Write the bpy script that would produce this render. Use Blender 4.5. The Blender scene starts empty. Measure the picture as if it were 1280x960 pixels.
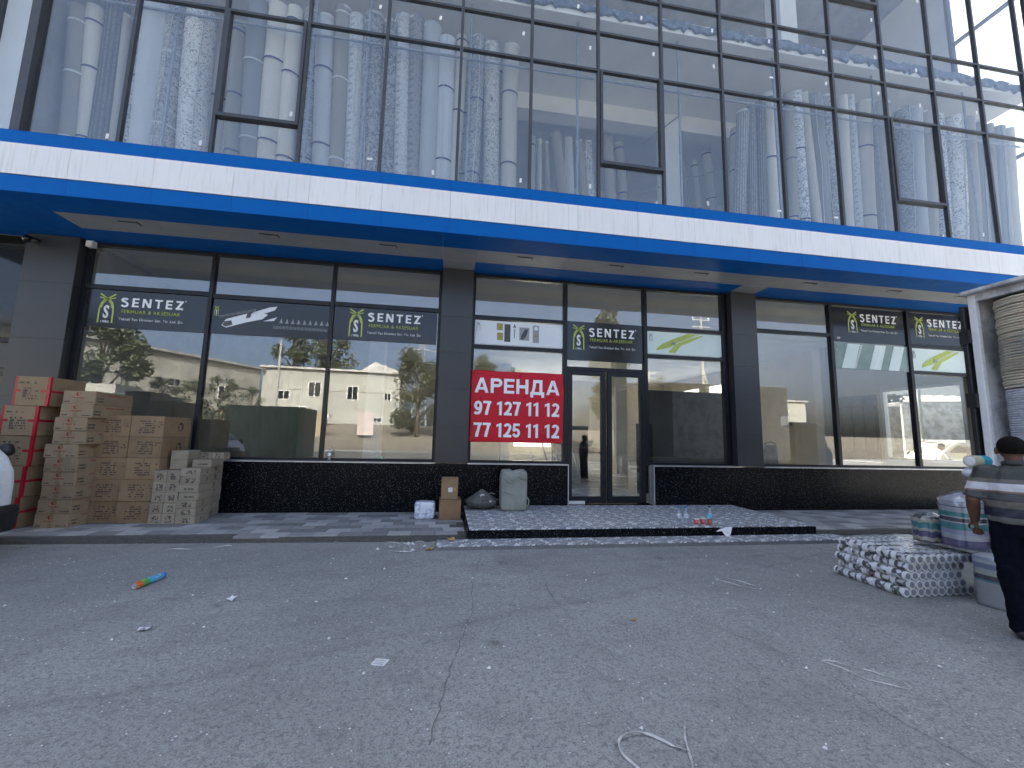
import bpy, bmesh, math, random
from mathutils import Vector, Matrix, noise as mnoise
R = math.radians
S = bpy.context.scene
C = S.collection
rnd = random.Random(7)

# ------------------------------------------------------------------ camera
cam_d = bpy.data.cameras.new('camera')
cam = bpy.data.objects.new('camera', cam_d); C.objects.link(cam)
cam_d.sensor_fit = 'HORIZONTAL'; cam_d.sensor_width = 36.0
cam_d.lens = 520.0 / 1280.0 * 36.0
cam_d.clip_start = 0.05; cam_d.clip_end = 3000
def camera_matrix(yaw, pitch, roll, loc):
    cy, sy, cp, sp = math.cos(yaw), math.sin(yaw), math.cos(pitch), math.sin(pitch)
    f = Vector((sy*cp, cy*cp, sp)); r0 = Vector((cy, -sy, 0)); u0 = r0.cross(f)
    cr, sr = math.cos(roll), math.sin(roll)
    r = cr*r0 + sr*u0; u = cr*u0 - sr*r0
    return Matrix(((r.x, u.x, -f.x, loc[0]), (r.y, u.y, -f.y, loc[1]), (r.z, u.z, -f.z, loc[2]), (0, 0, 0, 1)))
cam.matrix_world = camera_matrix(R(8.82), R(7.12), R(1.322), (0, 0, 1.6))
S.camera = cam

# ------------------------------------------------------------------ light
SUN_EL, SUN_AZ = R(38), R(3)            # azimuth measured from +Y towards +X: the sun stands behind the shop
W = bpy.data.worlds.new('World'); S.world = W; W.use_nodes = True
wn = W.node_tree
sky = wn.nodes.new('ShaderNodeTexSky'); sky.sky_type = 'NISHITA'; sky.sun_disc = False
sky.sun_elevation = SUN_EL; sky.sun_rotation = SUN_AZ
sky.air_density = 0.42; sky.dust_density = 10.0; sky.ozone_density = 0.0; sky.altitude = 400
bg = wn.nodes['Background']; bg.inputs['Strength'].default_value = 0.15
haze_tint = wn.nodes.new('ShaderNodeMix'); haze_tint.data_type = 'RGBA'; haze_tint.blend_type = 'MULTIPLY'; haze_tint.inputs[0].default_value = 1.0; haze_tint.inputs[7].default_value = (0.985, 1.03, 0.985, 1)  # multiplies the sky colour as a white balance
wn.links.new(sky.outputs[0], haze_tint.inputs[6]); wn.links.new(haze_tint.outputs[2], bg.inputs['Color'])
sl = bpy.data.lights.new('sun', 'SUN'); sl.energy = 3.0; sl.angle = R(0.53); sl.color = (1.0, 0.965, 0.91)
sun = bpy.data.objects.new('sun', sl); C.objects.link(sun)
sd = Vector((math.sin(SUN_AZ)*math.cos(SUN_EL), math.cos(SUN_AZ)*math.cos(SUN_EL), math.sin(SUN_EL)))
sun.rotation_euler = sd.to_track_quat('Z', 'Y').to_euler(); sun.location = (0, 40, 60)
S.view_settings.view_transform = 'Standard'; S.view_settings.look = 'None'
S.view_settings.exposure = 2.6; S.view_settings.gamma = 1.0
S.cycles.use_denoising = True
S.cycles.max_bounces = 10; S.cycles.transparent_max_bounces = 24
S.cycles.diffuse_bounces = 4; S.cycles.glossy_bounces = 4
S.cycles.sample_clamp_indirect = 6.0
S.cycles.caustics_reflective = False; S.cycles.caustics_refractive = False

# ------------------------------------------------------------------ mesh helpers
class MB:
    """collects shapes, then links them as ONE mesh object"""
    def __init__(s): s.v = []; s.f = []; s.m = []; s.cur = 0
    def add(s, vs, fs):
        b = len(s.v); s.v += [tuple(q) for q in vs]
        for f in fs: s.f.append([b+i for i in f]); s.m.append(s.cur)
        return s
    def box(s, x0, x1, y0, y1, z0, z1, rz=0.0, c=None):
        vs = [(x, y, z) for z in (z0, z1) for y in (y0, y1) for x in (x0, x1)]
        if rz:
            cx, cy = c if c else ((x0+x1)/2, (y0+y1)/2); a, b = math.cos(rz), math.sin(rz)
            vs = [(cx+(x-cx)*a-(y-cy)*b, cy+(x-cx)*b+(y-cy)*a, z) for x, y, z in vs]
        return s.add(vs, [(0,2,3,1),(4,5,7,6),(0,1,5,4),(2,6,7,3),(0,4,6,2),(1,3,7,5)])
    def tube(s, pts, rad, n=8, cap=True, flat=1.0):
        pts = [Vector(p) for p in pts]; k = len(pts)
        rs = rad if isinstance(rad, list) else [rad]*k
        ring = []; up = None; vs = []
        for i, p in enumerate(pts):
            t = (pts[min(i+1, k-1)]-pts[max(i-1, 0)]).normalized()
            if up is None: up = Vector((0,0,1)) if abs(t.z) < 0.9 else Vector((1,0,0))
            a = t.cross(up); a = a.normalized() if a.length > 1e-6 else Vector((1,0,0)); b = a.cross(t); up = b
            r = rs[i]; r = r if isinstance(r, tuple) else (r, r*flat)
            for j in range(n):
                q = 2*math.pi*j/n
                vs.append(p + a*math.cos(q)*r[0] + b*math.sin(q)*r[1])
        fs = [(i*n+j, i*n+(j+1)%n, (i+1)*n+(j+1)%n, (i+1)*n+j) for i in range(k-1) for j in range(n)]
        if cap: fs += [tuple(range(n))[::-1], tuple((k-1)*n+j for j in range(n))]
        return s.add(vs, fs)
    def lathe(s, prof, c=(0,0,0), n=16):
        vs = []; k = len(prof)
        for r, z in prof:
            for j in range(n):
                q = 2*math.pi*j/n; vs.append((c[0]+r*math.cos(q), c[1]+r*math.sin(q), c[2]+z))
        fs = [(i*n+j, i*n+(j+1)%n, (i+1)*n+(j+1)%n, (i+1)*n+j) for i in range(k-1) for j in range(n)]
        fs += [tuple(range(n))[::-1], tuple((k-1)*n+j for j in range(n))]
        return s.add(vs, fs)
    def prism(s, poly, y0, y1):                       # polygon in XZ, thickness along Y
        n = len(poly); vs = [(x, y0, z) for x, z in poly] + [(x, y1, z) for x, z in poly]
        fs = [tuple(range(n)), tuple(range(2*n-1, n-1, -1))] + [(i, n+i, n+(i+1)%n, (i+1)%n) for i in range(n)]
        return s.add(vs, fs)
    def slab(s, poly, z0, z1):                        # polygon in XY, thickness along Z
        n = len(poly); vs = [(x, y, z0) for x, y in poly] + [(x, y, z1) for x, y in poly]
        fs = [tuple(range(n))[::-1], tuple(range(n, 2*n))] + [(i, (i+1)%n, n+(i+1)%n, n+i) for i in range(n)]
        return s.add(vs, fs)
    def mesh(s, name, mats, smooth=False, off=(0,0,0)):
        me = bpy.data.meshes.new(name)
        me.from_pydata([(x-off[0], y-off[1], z-off[2]) for x, y, z in s.v], [], s.f)
        for m in (mats if isinstance(mats, (list, tuple)) else [mats]): me.materials.append(m)
        me.polygons.foreach_set('material_index', s.m)
        bm = bmesh.new(); bm.from_mesh(me); bmesh.ops.recalc_face_normals(bm, faces=bm.faces); bm.to_mesh(me); bm.free()
        if smooth: me.polygons.foreach_set('use_smooth', [True]*len(me.polygons))
        return me
    def build(s, name, mats, parent=None, smooth=False, bevel=0.0, loc=None, segs=1, local=False):
        """world-space shapes; the object's origin sits at loc (or its parent's base)"""
        base = wloc(parent) if parent else Vector((0,0,0))
        o = bpy.data.objects.new(name, s.mesh(name, mats, smooth, (0,0,0) if local else (loc if loc else base)))
        C.objects.link(o)
        if parent: o.parent = parent
        if loc: o.location = Vector(loc) - base
        if bevel:
            md = o.modifiers.new('bevel', 'BEVEL'); md.width = bevel; md.segments = segs; md.limit_method = 'ANGLE'
        return o
def wloc(o):
    p = Vector((0,0,0))
    while o: p += o.location; o = o.parent
    return p
def tag(o, label, cat, group=None, kind=None):
    o['label'] = label; o['category'] = cat
    if group: o['group'] = group
    if kind: o['kind'] = kind
    return o
def thing(name, label, cat, loc=(0,0,0), rz=0.0, group=None):
    o = bpy.data.objects.new(name, None); C.objects.link(o); o.location = loc; o.rotation_euler = (0,0,rz)
    o.empty_display_size = 0.2
    return tag(o, label, cat, group)
def inst(name, me, parent=None, loc=(0,0,0), rot=(0,0,0), scale=None):
    o = bpy.data.objects.new(name, me); C.objects.link(o); o.parent = parent
    o.location = loc; o.rotation_euler = rot
    if scale: o.scale = scale
    return o
def struct(o): o['kind'] = 'structure'; return o
def stuff(o): o['kind'] = 'stuff'; return o
def copy_tree(o, parent=None):
    c = o.copy(); C.objects.link(c); c.parent = parent
    for ch in list(o.children): copy_tree(ch, c)
    return c
def baked(o, name=None):
    """replace an object's mesh by its evaluated (modified) mesh"""
    dg = bpy.context.evaluated_depsgraph_get(); dg.update()
    me = bpy.data.meshes.new_from_object(o.evaluated_get(dg))
    return me
ORD = ['first','second','third','fourth','fifth','sixth','seventh','eighth','ninth','tenth','eleventh','twelfth','thirteenth','fourteenth','fifteenth','sixteenth']
def nth(i): return ORD[i]

# ------------------------------------------------------------------ material helpers
class NM:
    def __init__(s, name):
        s.mat = bpy.data.materials.new(name); s.mat.use_nodes = True; s.nt = s.mat.node_tree
        s.b = s.nt.nodes['Principled BSDF']; s.out = s.nt.nodes['Material Output']; s._oc = None
    def n(s, typ, ins=None, **at):
        nd = s.nt.nodes.new(typ)
        for k, v in at.items(): setattr(nd, k, v)
        for k, v in (ins or {}).items(): s.put(nd.inputs[k], v)
        return nd
    def put(s, sock, v):
        if isinstance(v, bpy.types.NodeSocket): s.nt.links.new(v, sock)
        else:
            if sock.type == 'RGBA' and len(v) == 3: v = (*v, 1)
            sock.default_value = v
    def obj(s):
        if not s._oc: s._oc = s.n('ShaderNodeTexCoord').outputs['Object']
        return s._oc
    def rand(s): return s.n('ShaderNodeObjectInfo').outputs['Random']
    def m(s, op, a, b=0.0, c=0.0, clamp=False):
        return s.n('ShaderNodeMath', {0: a, 1: b, 2: c}, operation=op, use_clamp=clamp).outputs[0]
    def vm(s, op, a, b=(0,0,0)):
        return s.n('ShaderNodeVectorMath', {0: a, 1: b}, operation=op).outputs[0]
    def xyz(s, v=None):
        o = s.n('ShaderNodeSeparateXYZ', {0: v if v else s.obj()}).outputs; return o[0], o[1], o[2]
    def comb(s, x, y, z): return s.n('ShaderNodeCombineXYZ', {0: x, 1: y, 2: z}).outputs[0]
    def noise(s, scale, detail=3.0, rough=0.55, vec=None, dist=0.0):
        return s.n('ShaderNodeTexNoise', {'Vector': vec if vec else s.obj(), 'Scale': scale, 'Detail': detail, 'Roughness': rough, 'Distortion': dist}).outputs[0]
    def voro(s, scale, vec=None, feature='F1', out='Distance'):
        return s.n('ShaderNodeTexVoronoi', {'Vector': vec if vec else s.obj(), 'Scale': scale}, feature=feature).outputs[out]
    def ramp(s, v, lo, hi, a=0.0, b=1.0):
        return s.n('ShaderNodeMapRange', {0: v, 1: lo, 2: hi, 3: a, 4: b}, clamp=True, interpolation_type='SMOOTHSTEP').outputs[0]
    def mix(s, f, a, b):
        nd = s.n('ShaderNodeMix', data_type='RGBA'); s.put(nd.inputs[0], f); s.put(nd.inputs[6], a); s.put(nd.inputs[7], b); return nd.outputs[2]
    def scale(s, col, f):
        return s.n('ShaderNodeHueSaturation', {'Color': col, 'Value': f}).outputs[0]
    def bump(s, h, strength=0.3, dist=0.01):
        s.put(s.b.inputs['Normal'], s.n('ShaderNodeBump', {'Height': h, 'Strength': strength, 'Distance': dist}).outputs[0])
    def set(s, col=None, rough=None, metal=None, spec=None, **kw):
        if col is not None: s.put(s.b.inputs['Base Color'], col)
        if rough is not None: s.put(s.b.inputs['Roughness'], rough)
        if metal is not None: s.put(s.b.inputs['Metallic'], metal)
        if spec is not None: s.put(s.b.inputs['Specular IOR Level'], spec)
        return s.mat
    def offset(s):
        r = s.rand(); return s.vm('ADD', s.obj(), s.comb(s.m('MULTIPLY', r, 37.0), s.m('MULTIPLY', r, 91.0), s.m('MULTIPLY', r, 53.0)))

def pmat(name, c1, c2=None, scale=8.0, rough=0.6, metal=0.0, bump=0.0, bscale=None, var=0.0, spec=0.5, bdist=0.01):
    """two-tone noise colour, per-object value variation, fine bump"""
    k = NM(name); v = k.offset() if var else k.obj()
    c2 = c2 or tuple(x*0.8 for x in c1)
    col = k.mix(k.ramp(k.noise(scale, 5, 0.6, v), 0.35, 0.65), c1, c2)
    if var: col = k.scale(col, k.m('MULTIPLY_ADD', k.rand(), 2*var, 1-var))
    k.set(col, k.m('MULTIPLY_ADD', k.noise(scale*2.3, 3, 0.6, v), 0.25, rough-0.12, clamp=True), metal, spec)
    if bump: k.bump(k.noise(bscale or scale*6, 4, 0.6, v), bump, bdist)
    return k.mat

def glass(name, f0, tint, dirt=0.02, rough=0.0, wav=0.0):
    k = NM(name); k.nt.nodes.remove(k.b)
    g = k.n('ShaderNodeNewGeometry')
    d = k.m('ABSOLUTE', k.n('ShaderNodeVectorMath', {0: g.outputs['Incoming'], 1: g.outputs['Normal']}, operation='DOT_PRODUCT').outputs['Value'])
    fr = k.m('MULTIPLY_ADD', k.m('POWER', k.m('SUBTRACT', 1.0, d), 5.0), 1-f0, f0, clamp=True)
    tr = k.n('ShaderNodeBsdfTransparent', {'Color': (*tint, 1)})
    gl = k.n('ShaderNodeBsdfGlossy', {'Color': (0.96, 0.98, 1, 1), 'Roughness': rough})
    if wav:
        k.put(gl.inputs['Normal'], k.n('ShaderNodeBump', {'Height': k.noise(0.9, 2, 0.5), 'Strength': wav, 'Distance': 0.02}).outputs[0])
    mx = k.n('ShaderNodeMixShader', {0: fr, 1: tr.outputs[0], 2: gl.outputs[0]})
    last = mx.outputs[0]
    if dirt:
        df = k.n('ShaderNodeBsdfDiffuse', {'Color': (0.5, 0.5, 0.47, 1)})
        last = k.n('ShaderNodeMixShader', {0: k.m('MULTIPLY', k.ramp(k.noise(2.5, 6, 0.7), 0.35, 0.8), dirt), 1: last, 2: df.outputs[0]}).outputs[0]
    k.nt.links.new(last, k.out.inputs[0])
    return k.mat
def add_print(k, base, ink, x0, x1, z0, z1, rows, dash, seed=0.0, axis=0, thr=0.47):
    """rows of dash-like print inside a rectangle of a face (object coordinates)"""
    x, y, z = k.xyz(); u = x if axis == 0 else y
    row = k.m('MULTIPLY', k.m('SUBTRACT', z, z0), rows/(z1-z0))
    line = k.m('LESS_THAN', k.m('FRACT', row), 0.55)
    d = k.m('GREATER_THAN', k.noise(dash, 1, 0.5, k.comb(u, k.m('MULTIPLY_ADD', k.m('FLOOR', row), 3.7, seed), k.m('MULTIPLY', k.rand(), 9.0))), thr)
    ins = k.m('MULTIPLY', k.m('MULTIPLY', k.m('GREATER_THAN', u, x0), k.m('LESS_THAN', u, x1)), k.m('MULTIPLY', k.m('GREATER_THAN', z, z0), k.m('LESS_THAN', z, z1)))
    f = k.m('MULTIPLY', k.m('MULTIPLY', line, d), ins)
    return k.mix(k.m('MULTIPLY', f, 0.85), base, ink)

# ------------------------------------------------------------------ materials
def asphalt_mat():
    k = NM('worn_asphalt'); x, y, z = k.xyz()
    big = k.noise(0.28, 4, 0.6); mid = k.noise(2.2, 5, 0.65); fine = k.noise(75, 3, 0.7); grit = k.voro(120)
    c = k.mix(k.ramp(big, 0.3, 0.7), (0.295, 0.304, 0.298), (0.425, 0.432, 0.418))
    c = k.mix(k.m('MULTIPLY', k.ramp(mid, 0.42, 0.68), 0.5), c, (0.215, 0.22, 0.22))
    c = k.mix(k.m('MULTIPLY', k.ramp(k.noise(7.5, 5, 0.75), 0.54, 0.72), 0.38), c, (0.19, 0.192, 0.192))
    c = k.mix(k.m('MULTIPLY', k.ramp(k.noise(4.3, 5, 0.75), 0.56, 0.74), 0.5), c, (0.55, 0.55, 0.54))
    c = k.mix(k.m('MULTIPLY', k.ramp(k.noise(26, 4, 0.75), 0.48, 0.62), 0.6), c, (0.15, 0.15, 0.155))
    c = k.mix(k.m('MULTIPLY', k.ramp(k.noise(34, 3, 0.75), 0.55, 0.67), 0.5), c, (0.46, 0.46, 0.47))
    c = k.mix(k.m('MULTIPLY', k.ramp(fine, 0.50, 0.62), 0.6), c, (0.12, 0.12, 0.125))
    c = k.mix(k.m('MULTIPLY', k.ramp(k.noise(140, 2, 0.6), 0.58, 0.70), 0.5), c, (0.52, 0.52, 0.52))
    c = k.mix(k.m('MULTIPLY', k.ramp(k.noise(9, 4, 0.7), 0.62, 0.74), 0.6), c, (0.11, 0.11, 0.115))
    coarse = k.ramp(k.noise(0.7, 4, 0.6), 0.45, 0.62)
    c = k.mix(k.m('MULTIPLY', coarse, k.m('MULTIPLY', k.ramp(k.voro(58), 0.30, 0.10), 0.55)), c, (0.13, 0.13, 0.135))
    c = k.mix(k.m('MULTIPLY', coarse, k.m('MULTIPLY', k.ramp(k.noise(48, 2, 0.6), 0.58, 0.68), 0.6)), c, (0.5, 0.5, 0.5))
    oil = k.m('MULTIPLY', k.ramp(k.voro(.42), 0.30, 0.08), k.ramp(k.noise(2.6, 5, 0.7), 0.40, 0.58))
    c = k.mix(k.m('MULTIPLY', oil, 0.38), c, (0.15, 0.15, 0.15))
    spots = k.m('MULTIPLY', k.ramp(k.voro(1.7), 0.16, 0.06), k.ramp(k.noise(6, 4, 0.7), 0.42, 0.6))
    c = k.mix(k.m('MULTIPLY', spots, 0.55), c, (0.12, 0.118, 0.115))
    # two old tyre streaks crossing the yard and dust along the kerb
    for a, b, c0, w, amt in ((0.33, 1.0, -3.72, 0.07, 0.28), (0.22, 1.0, -4.55, 0.12, 0.12), (0.05, 1.0, -5.35, 0.10, 0.15)):
        d = k.m('ABSOLUTE', k.m('ADD', k.m('ADD', k.m('MULTIPLY', x, -a), k.m('MULTIPLY', y, b)), k.m('MULTIPLY_ADD', k.noise(0.8, 3, 0.6), 0.5, c0-0.25)))
        f = k.m('MULTIPLY', k.ramp(d, w, 0.0), k.m('MULTIPLY', k.ramp(mid, 0.3, 0.6), amt))
        c = k.mix(f, c, (0.13, 0.13, 0.135))
    dust = k.m('MULTIPLY', k.m('MULTIPLY', k.ramp(y, 5.6, 6.6), k.ramp(y, 7.2, 6.9)), k.ramp(k.noise(3.5, 5, 0.7), 0.4, 0.65))
    c = k.mix(k.m('MULTIPLY', dust, 0.5), c, (0.36, 0.34, 0.31))
    k.set(c, 0.88, spec=0.25)
    k.bump(k.m('ADD', k.m('MULTIPLY', fine, 0.7), k.m('MULTIPLY', k.noise(22, 4, 0.6), 0.7)), 0.8, 0.014)
    return k.mat
def granite_mat():
    k = NM('black_granite'); v = k.offset()
    r = k.n('ShaderNodeTexVoronoi', {'Vector': v, 'Scale': 75.0}); rr = k.n('ShaderNodeSeparateColor', {0: r.outputs['Color']}).outputs[0]
    f = k.m('MULTIPLY', k.m('GREATER_THAN', rr, 0.86), k.m('LESS_THAN', r.outputs['Distance'], 0.40))
    f2 = k.m('MULTIPLY', k.ramp(k.noise(55, 3, 0.6, v), 0.55, 0.68), 0.5)
    c = k.mix(f2, (0.004, 0.0045, 0.006), (0.022, 0.024, 0.028))
    c = k.mix(k.m('MULTIPLY', f, k.ramp(rr, 0.8, 1.0, 0.25, 1.0)), c, (0.15, 0.16, 0.155))
    return k.set(c, 0.22, spec=0.10)
def tile_mat():
    k = NM('mosaic_tile'); v = k.obj(); x, y, z = k.xyz()
    # short diagonal chips of pale and blue grey stone, grouped in lozenges
    u = k.m('ADD', x, k.m('MULTIPLY', y, 0.9)); w = k.m('SUBTRACT', x, k.m('MULTIPLY', y, 0.9))
    vv = k.comb(k.m('MULTIPLY', u, 8.5), k.m('MULTIPLY', w, 17.0), 0.0)
    ch = k.n('ShaderNodeTexVoronoi', {'Vector': vv, 'Scale': 1.0, 'Randomness': 0.55})
    cr = k.n('ShaderNodeSeparateColor', {0: ch.outputs['Color']}).outputs[0]
    ed = k.n('ShaderNodeTexVoronoi', {'Vector': vv, 'Scale': 1.0, 'Randomness': 0.55}, feature='DISTANCE_TO_EDGE').outputs['Distance']
    c = k.mix(k.ramp(cr, 0.25, 0.75), (0.34, 0.355, 0.38), (0.88, 0.895, 0.91))
    loz = k.ramp(k.noise(5.5, 2, 0.5), 0.55, 0.62)
    c = k.mix(k.m('MULTIPLY', loz, 0.8), c, (0.31, 0.325, 0.35))
    c = k.mix(k.ramp(ed, 0.05, 0.0), c, (0.07, 0.08, 0.09))
    k.set(c, 0.42)
    k.bump(ed, 0.25, 0.004)
    return k.mat
def white_panel_mat():
    k = NM('white_cladding'); v = k.offset(); x, y, z = k.xyz(v)
    st = k.noise(1.0, 4, 0.6, k.comb(k.m('MULTIPLY', x, 26.0), 0.0, k.m('MULTIPLY', z, 1.3)))
    c = k.mix(k.m('MULTIPLY', k.ramp(st, 0.48, 0.75), 0.5), (0.76, 0.755, 0.745), (0.52, 0.495, 0.46))
    c = k.mix(k.m('MULTIPLY', k.ramp(k.noise(1.4, 5, 0.7, v), 0.5, 0.75), 0.25), c, (0.60, 0.57, 0.52))
    c = k.scale(c, k.m('MULTIPLY_ADD', k.rand(), 0.06, 0.95))
    return k.set(c, 0.35)
def leaf_mat(name, a, b):
    k = NM(name)
    c = k.mix(k.rand() if False else k.noise(0.9, 3, 0.6), a, b)
    k.set(c, 0.55); k.b.inputs['Subsurface Weight'].default_value = 0.0
    return k.mat
def rug_mat(name, c1, c2, kind):
    k = NM(name); v = k.offset(); x, y, z = k.xyz(v)
    r = k.rand()
    if kind == 'damask':
        d = k.noise(7.5, 3, 0.55, v, 1.8); f = k.ramp(k.m('ABSOLUTE', k.m('SUBTRACT', d, 0.5)), 0.06, 0.015)
        f = k.m('ADD', f, k.m('MULTIPLY', k.ramp(k.noise(16, 4, 0.7, v), 0.5, 0.62), 0.35), clamp=True)
    elif kind == 'plain': f = k.ramp(k.noise(45, 3, 0.7, v), 0.4, 0.7, 0.0, 0.5)
    elif kind == 'stripe':
        ox, oy, oz = k.xyz()
        a = k.m('ARCTAN2', oy, ox); f = k.m('MULTIPLY', k.m('GREATER_THAN', k.m('SINE', k.m('MULTIPLY', a, 16.0)), 0.1), 0.8)
        f = k.m('MULTIPLY', f, k.ramp(k.noise(40, 2, 0.5, v), 0.3, 0.6))
    elif kind == 'floral':
        d = k.noise(7.0, 2, 0.5, v, 2.6); f = k.ramp(k.m('ABSOLUTE', k.m('SUBTRACT', d, 0.5)), 0.035, 0.015)
    else:
        ox, oy, oz = k.xyz(); a = k.m('ARCTAN2', oy, ox)
        fr = k.m('FRACT', k.m('MULTIPLY', oz, 3.4)); band = k.m('LESS_THAN', k.m('ABSOLUTE', k.m('SINE', k.m('MULTIPLY', a, 2.0))), 0.55)
        rings = k.m('LESS_THAN', k.m('ABSOLUTE', k.m('SUBTRACT', k.m('ABSOLUTE', k.m('SUBTRACT', fr, 0.5)), 0.25)), 0.09)
        f = k.m('MULTIPLY', k.m('MULTIPLY', band, rings), 0.4); f = k.m('ADD', f, k.m('MULTIPLY', k.ramp(k.noise(22, 3, 0.6, v), 0.5, 0.6), 0.35), clamp=True)
    c = k.scale(k.mix(f, c1, c2), k.m('MULTIPLY_ADD', r, 0.62, 0.40))
    k.set(c, 0.95, spec=0.1); k.bump(k.noise(120, 2, 0.6, v), 0.3, 0.006)
    return k.mat

mt = {}
mt['asphalt'] = asphalt_mat(); mt['granite'] = granite_mat(); mt['tile'] = tile_mat(); mt['white_panel'] = white_panel_mat()
mt['blue'] = pmat('blue_cladding', (0.002, 0.112, 0.40), (0.004, 0.10, 0.38), 1.5, 0.45, spec=0.08)
mt['soffit'] = pmat('grey_soffit', (0.34, 0.35, 0.37), (0.30, 0.31, 0.33), 2.0, 0.45)
mt['clad'] = pmat('anthracite_cladding', (0.034, 0.036, 0.041), (0.031, 0.033, 0.038), .4, 0.34, var=0.06)
mt['frame'] = pmat('anthracite_aluminium', (0.012, 0.0135, 0.019), (0.010, 0.011, 0.016), 5.0, 0.35, spec=0.3)
mt['frame_up'] = pmat('dark_grey_aluminium', (0.05, 0.052, 0.058), (0.04, 0.042, 0.05), 5.0, 0.4)
mt['trim'] = pmat('aluminium_trim', (0.62, 0.62, 0.63), (0.5, 0.5, 0.52), 6.0, 0.32, metal=0.6)
mt['glass_low'] = glass('shop_glass', 0.095, (0.92, 0.93, 0.92), 0.008)
mt['glass_up'] = glass('blue_glass', 0.085, (0.93, 0.95, 0.955), 0.003, wav=0.03)
mt['conc'] = pmat('concrete', (0.36, 0.355, 0.34), (0.28, 0.275, 0.26), 1.2, 0.85, bump=0.2)
mt['plaster'] = pmat('white_plaster', (0.80, 0.79, 0.77), (0.74, 0.73, 0.71), 1.0, 0.85)
mt['beige'] = pmat('beige_wall', (0.64, 0.59, 0.49), (0.58, 0.53, 0.44), 1.0, 0.85)
mt['dark_wall'] = pmat('grey_brown_board', (0.11, 0.105, 0.10), (0.085, 0.08, 0.078), 1.5, 0.5)
mt['floor_tile'] = pmat('pale_floor_tile', (0.74, 0.73, 0.71), (0.64, 0.63, 0.61), 0.8, 0.25)
mt['black'] = pmat('black_plastic', (0.012, 0.012, 0.014), (0.02, 0.02, 0.022), 20, 0.45)
mt['rubber'] = pmat('black_rubber', (0.016, 0.016, 0.017), (0.025, 0.025, 0.026), 30, 0.75)
mt['white_paint'] = pmat('white_paint', (0.78, 0.79, 0.80), (0.74, 0.75, 0.76), 3, 0.28)
mt['white'] = pmat('white_plastic', (0.80, 0.80, 0.81), (0.72, 0.72, 0.74), 12, 0.4)
mt['paper'] = pmat('white_paper', (0.78, 0.78, 0.78), (0.62, 0.62, 0.62), 40, 0.85)
mt['ink_white'] = pmat('white_print', (0.90, 0.91, 0.93), (0.88, 0.89, 0.91), 10, 0.5)
mt['ink_lime'] = pmat('lime_print', (0.47, 0.56, 0.12), (0.43, 0.52, 0.10), 10, 0.5)
mt['vinyl_dark'] = pmat('dark_grey_vinyl', (0.016, 0.016, 0.018), (0.014, 0.014, 0.016), 3, 0.13)
mt['vinyl_white'] = pmat('white_vinyl', (0.78, 0.81, 0.84), (0.74, 0.77, 0.80), 3, 0.17)
mt['vinyl_mint'] = pmat('mint_vinyl', (0.66, 0.78, 0.72), (0.74, 0.82, 0.78), 1.5, 0.17)
mt['vinyl_sage'] = pmat('sage_vinyl', (0.20, 0.27, 0.24), (0.28, 0.36, 0.32), 1.5, 0.17)
mt['ink_grey'] = pmat('grey_print', (0.34, 0.36, 0.38), (0.26, 0.28, 0.30), 14, 0.5)
mt['ink_dark'] = pmat('dark_print', (0.05, 0.055, 0.06), (0.08, 0.085, 0.09), 14, 0.5)
mt['ink_ochre'] = pmat('ochre_print', (0.42, 0.34, 0.10), (0.3, 0.24, 0.08), 14, 0.5)
mt['red_tape'] = pmat('red_tape', (0.46, 0.012, 0.03), (0.38, 0.01, 0.025), 12, 0.35)
mt['galv'] = pmat('galvanised_steel', (0.34, 0.37, 0.40), (0.26, 0.28, 0.31), 10, 0.4, metal=0.5)
mt['cord'] = pmat('white_strap', (0.62, 0.62, 0.60), (0.45, 0.45, 0.44), 30, 0.6)
mt['navy'] = pmat('navy_band', (0.03, 0.045, 0.16), (0.02, 0.03, 0.10), 20, 0.6)
mt['film_thick'] = glass('crumpled_film', 0.14, (0.90, 0.91, 0.92), 0.16, 0.12)
mt['film'] = glass('clear_film', 0.06, (0.95, 0.955, 0.96), 0.02, 0.10)
# ------------------------------------------------------------------ ground
def ground_z(y):
    if y > -11: return 0.0
    if y > -29: return 2.45*((-11-y)/18.0)
    return 2.45
g = MB(); xs = [-600, -120, -40, -15, 0, 15, 40, 120, 600]; ys = [600, 120, 30, 8, 0, -6, -11, -14, -17, -20, -23, -26, -29, -60, -200, -600]
g.add([(x, y, ground_z(y)) for y in ys for x in xs], [(j*9+i, (j+1)*9+i, (j+1)*9+i+1, j*9+i+1) for j in range(len(ys)-1) for i in range(8)])
ground = struct(g.build('ground', mt['asphalt'])); ground['label'] = 'worn grey asphalt yard in front of the shop'
mt['earth'] = pmat('dry_earth', (0.20, 0.175, 0.14), (0.145, 0.13, 0.105), .6, .95, bump=.4)
ev = MB(); ex = [-60, -30, -10, 10, 30, 60]; ey = [-13.5, -14, -17, -20, -23, -26, -29, -34]
ev.add([(x, y+.8*math.sin(x*.3)*(y > -14.5), ground_z(y)+.02) for y in ey for x in ex], [(j*6+i, (j+1)*6+i, (j+1)*6+i+1, j*6+i+1) for j in range(len(ey)-1) for i in range(5)])
struct(ev.build('earth_verge', mt['earth']))['label'] = 'bare brown earth across the street'
mt['crack'] = pmat('asphalt_crack', (0.12, 0.12, 0.122), (0.16, 0.16, 0.16), 30, 0.95)
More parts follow.
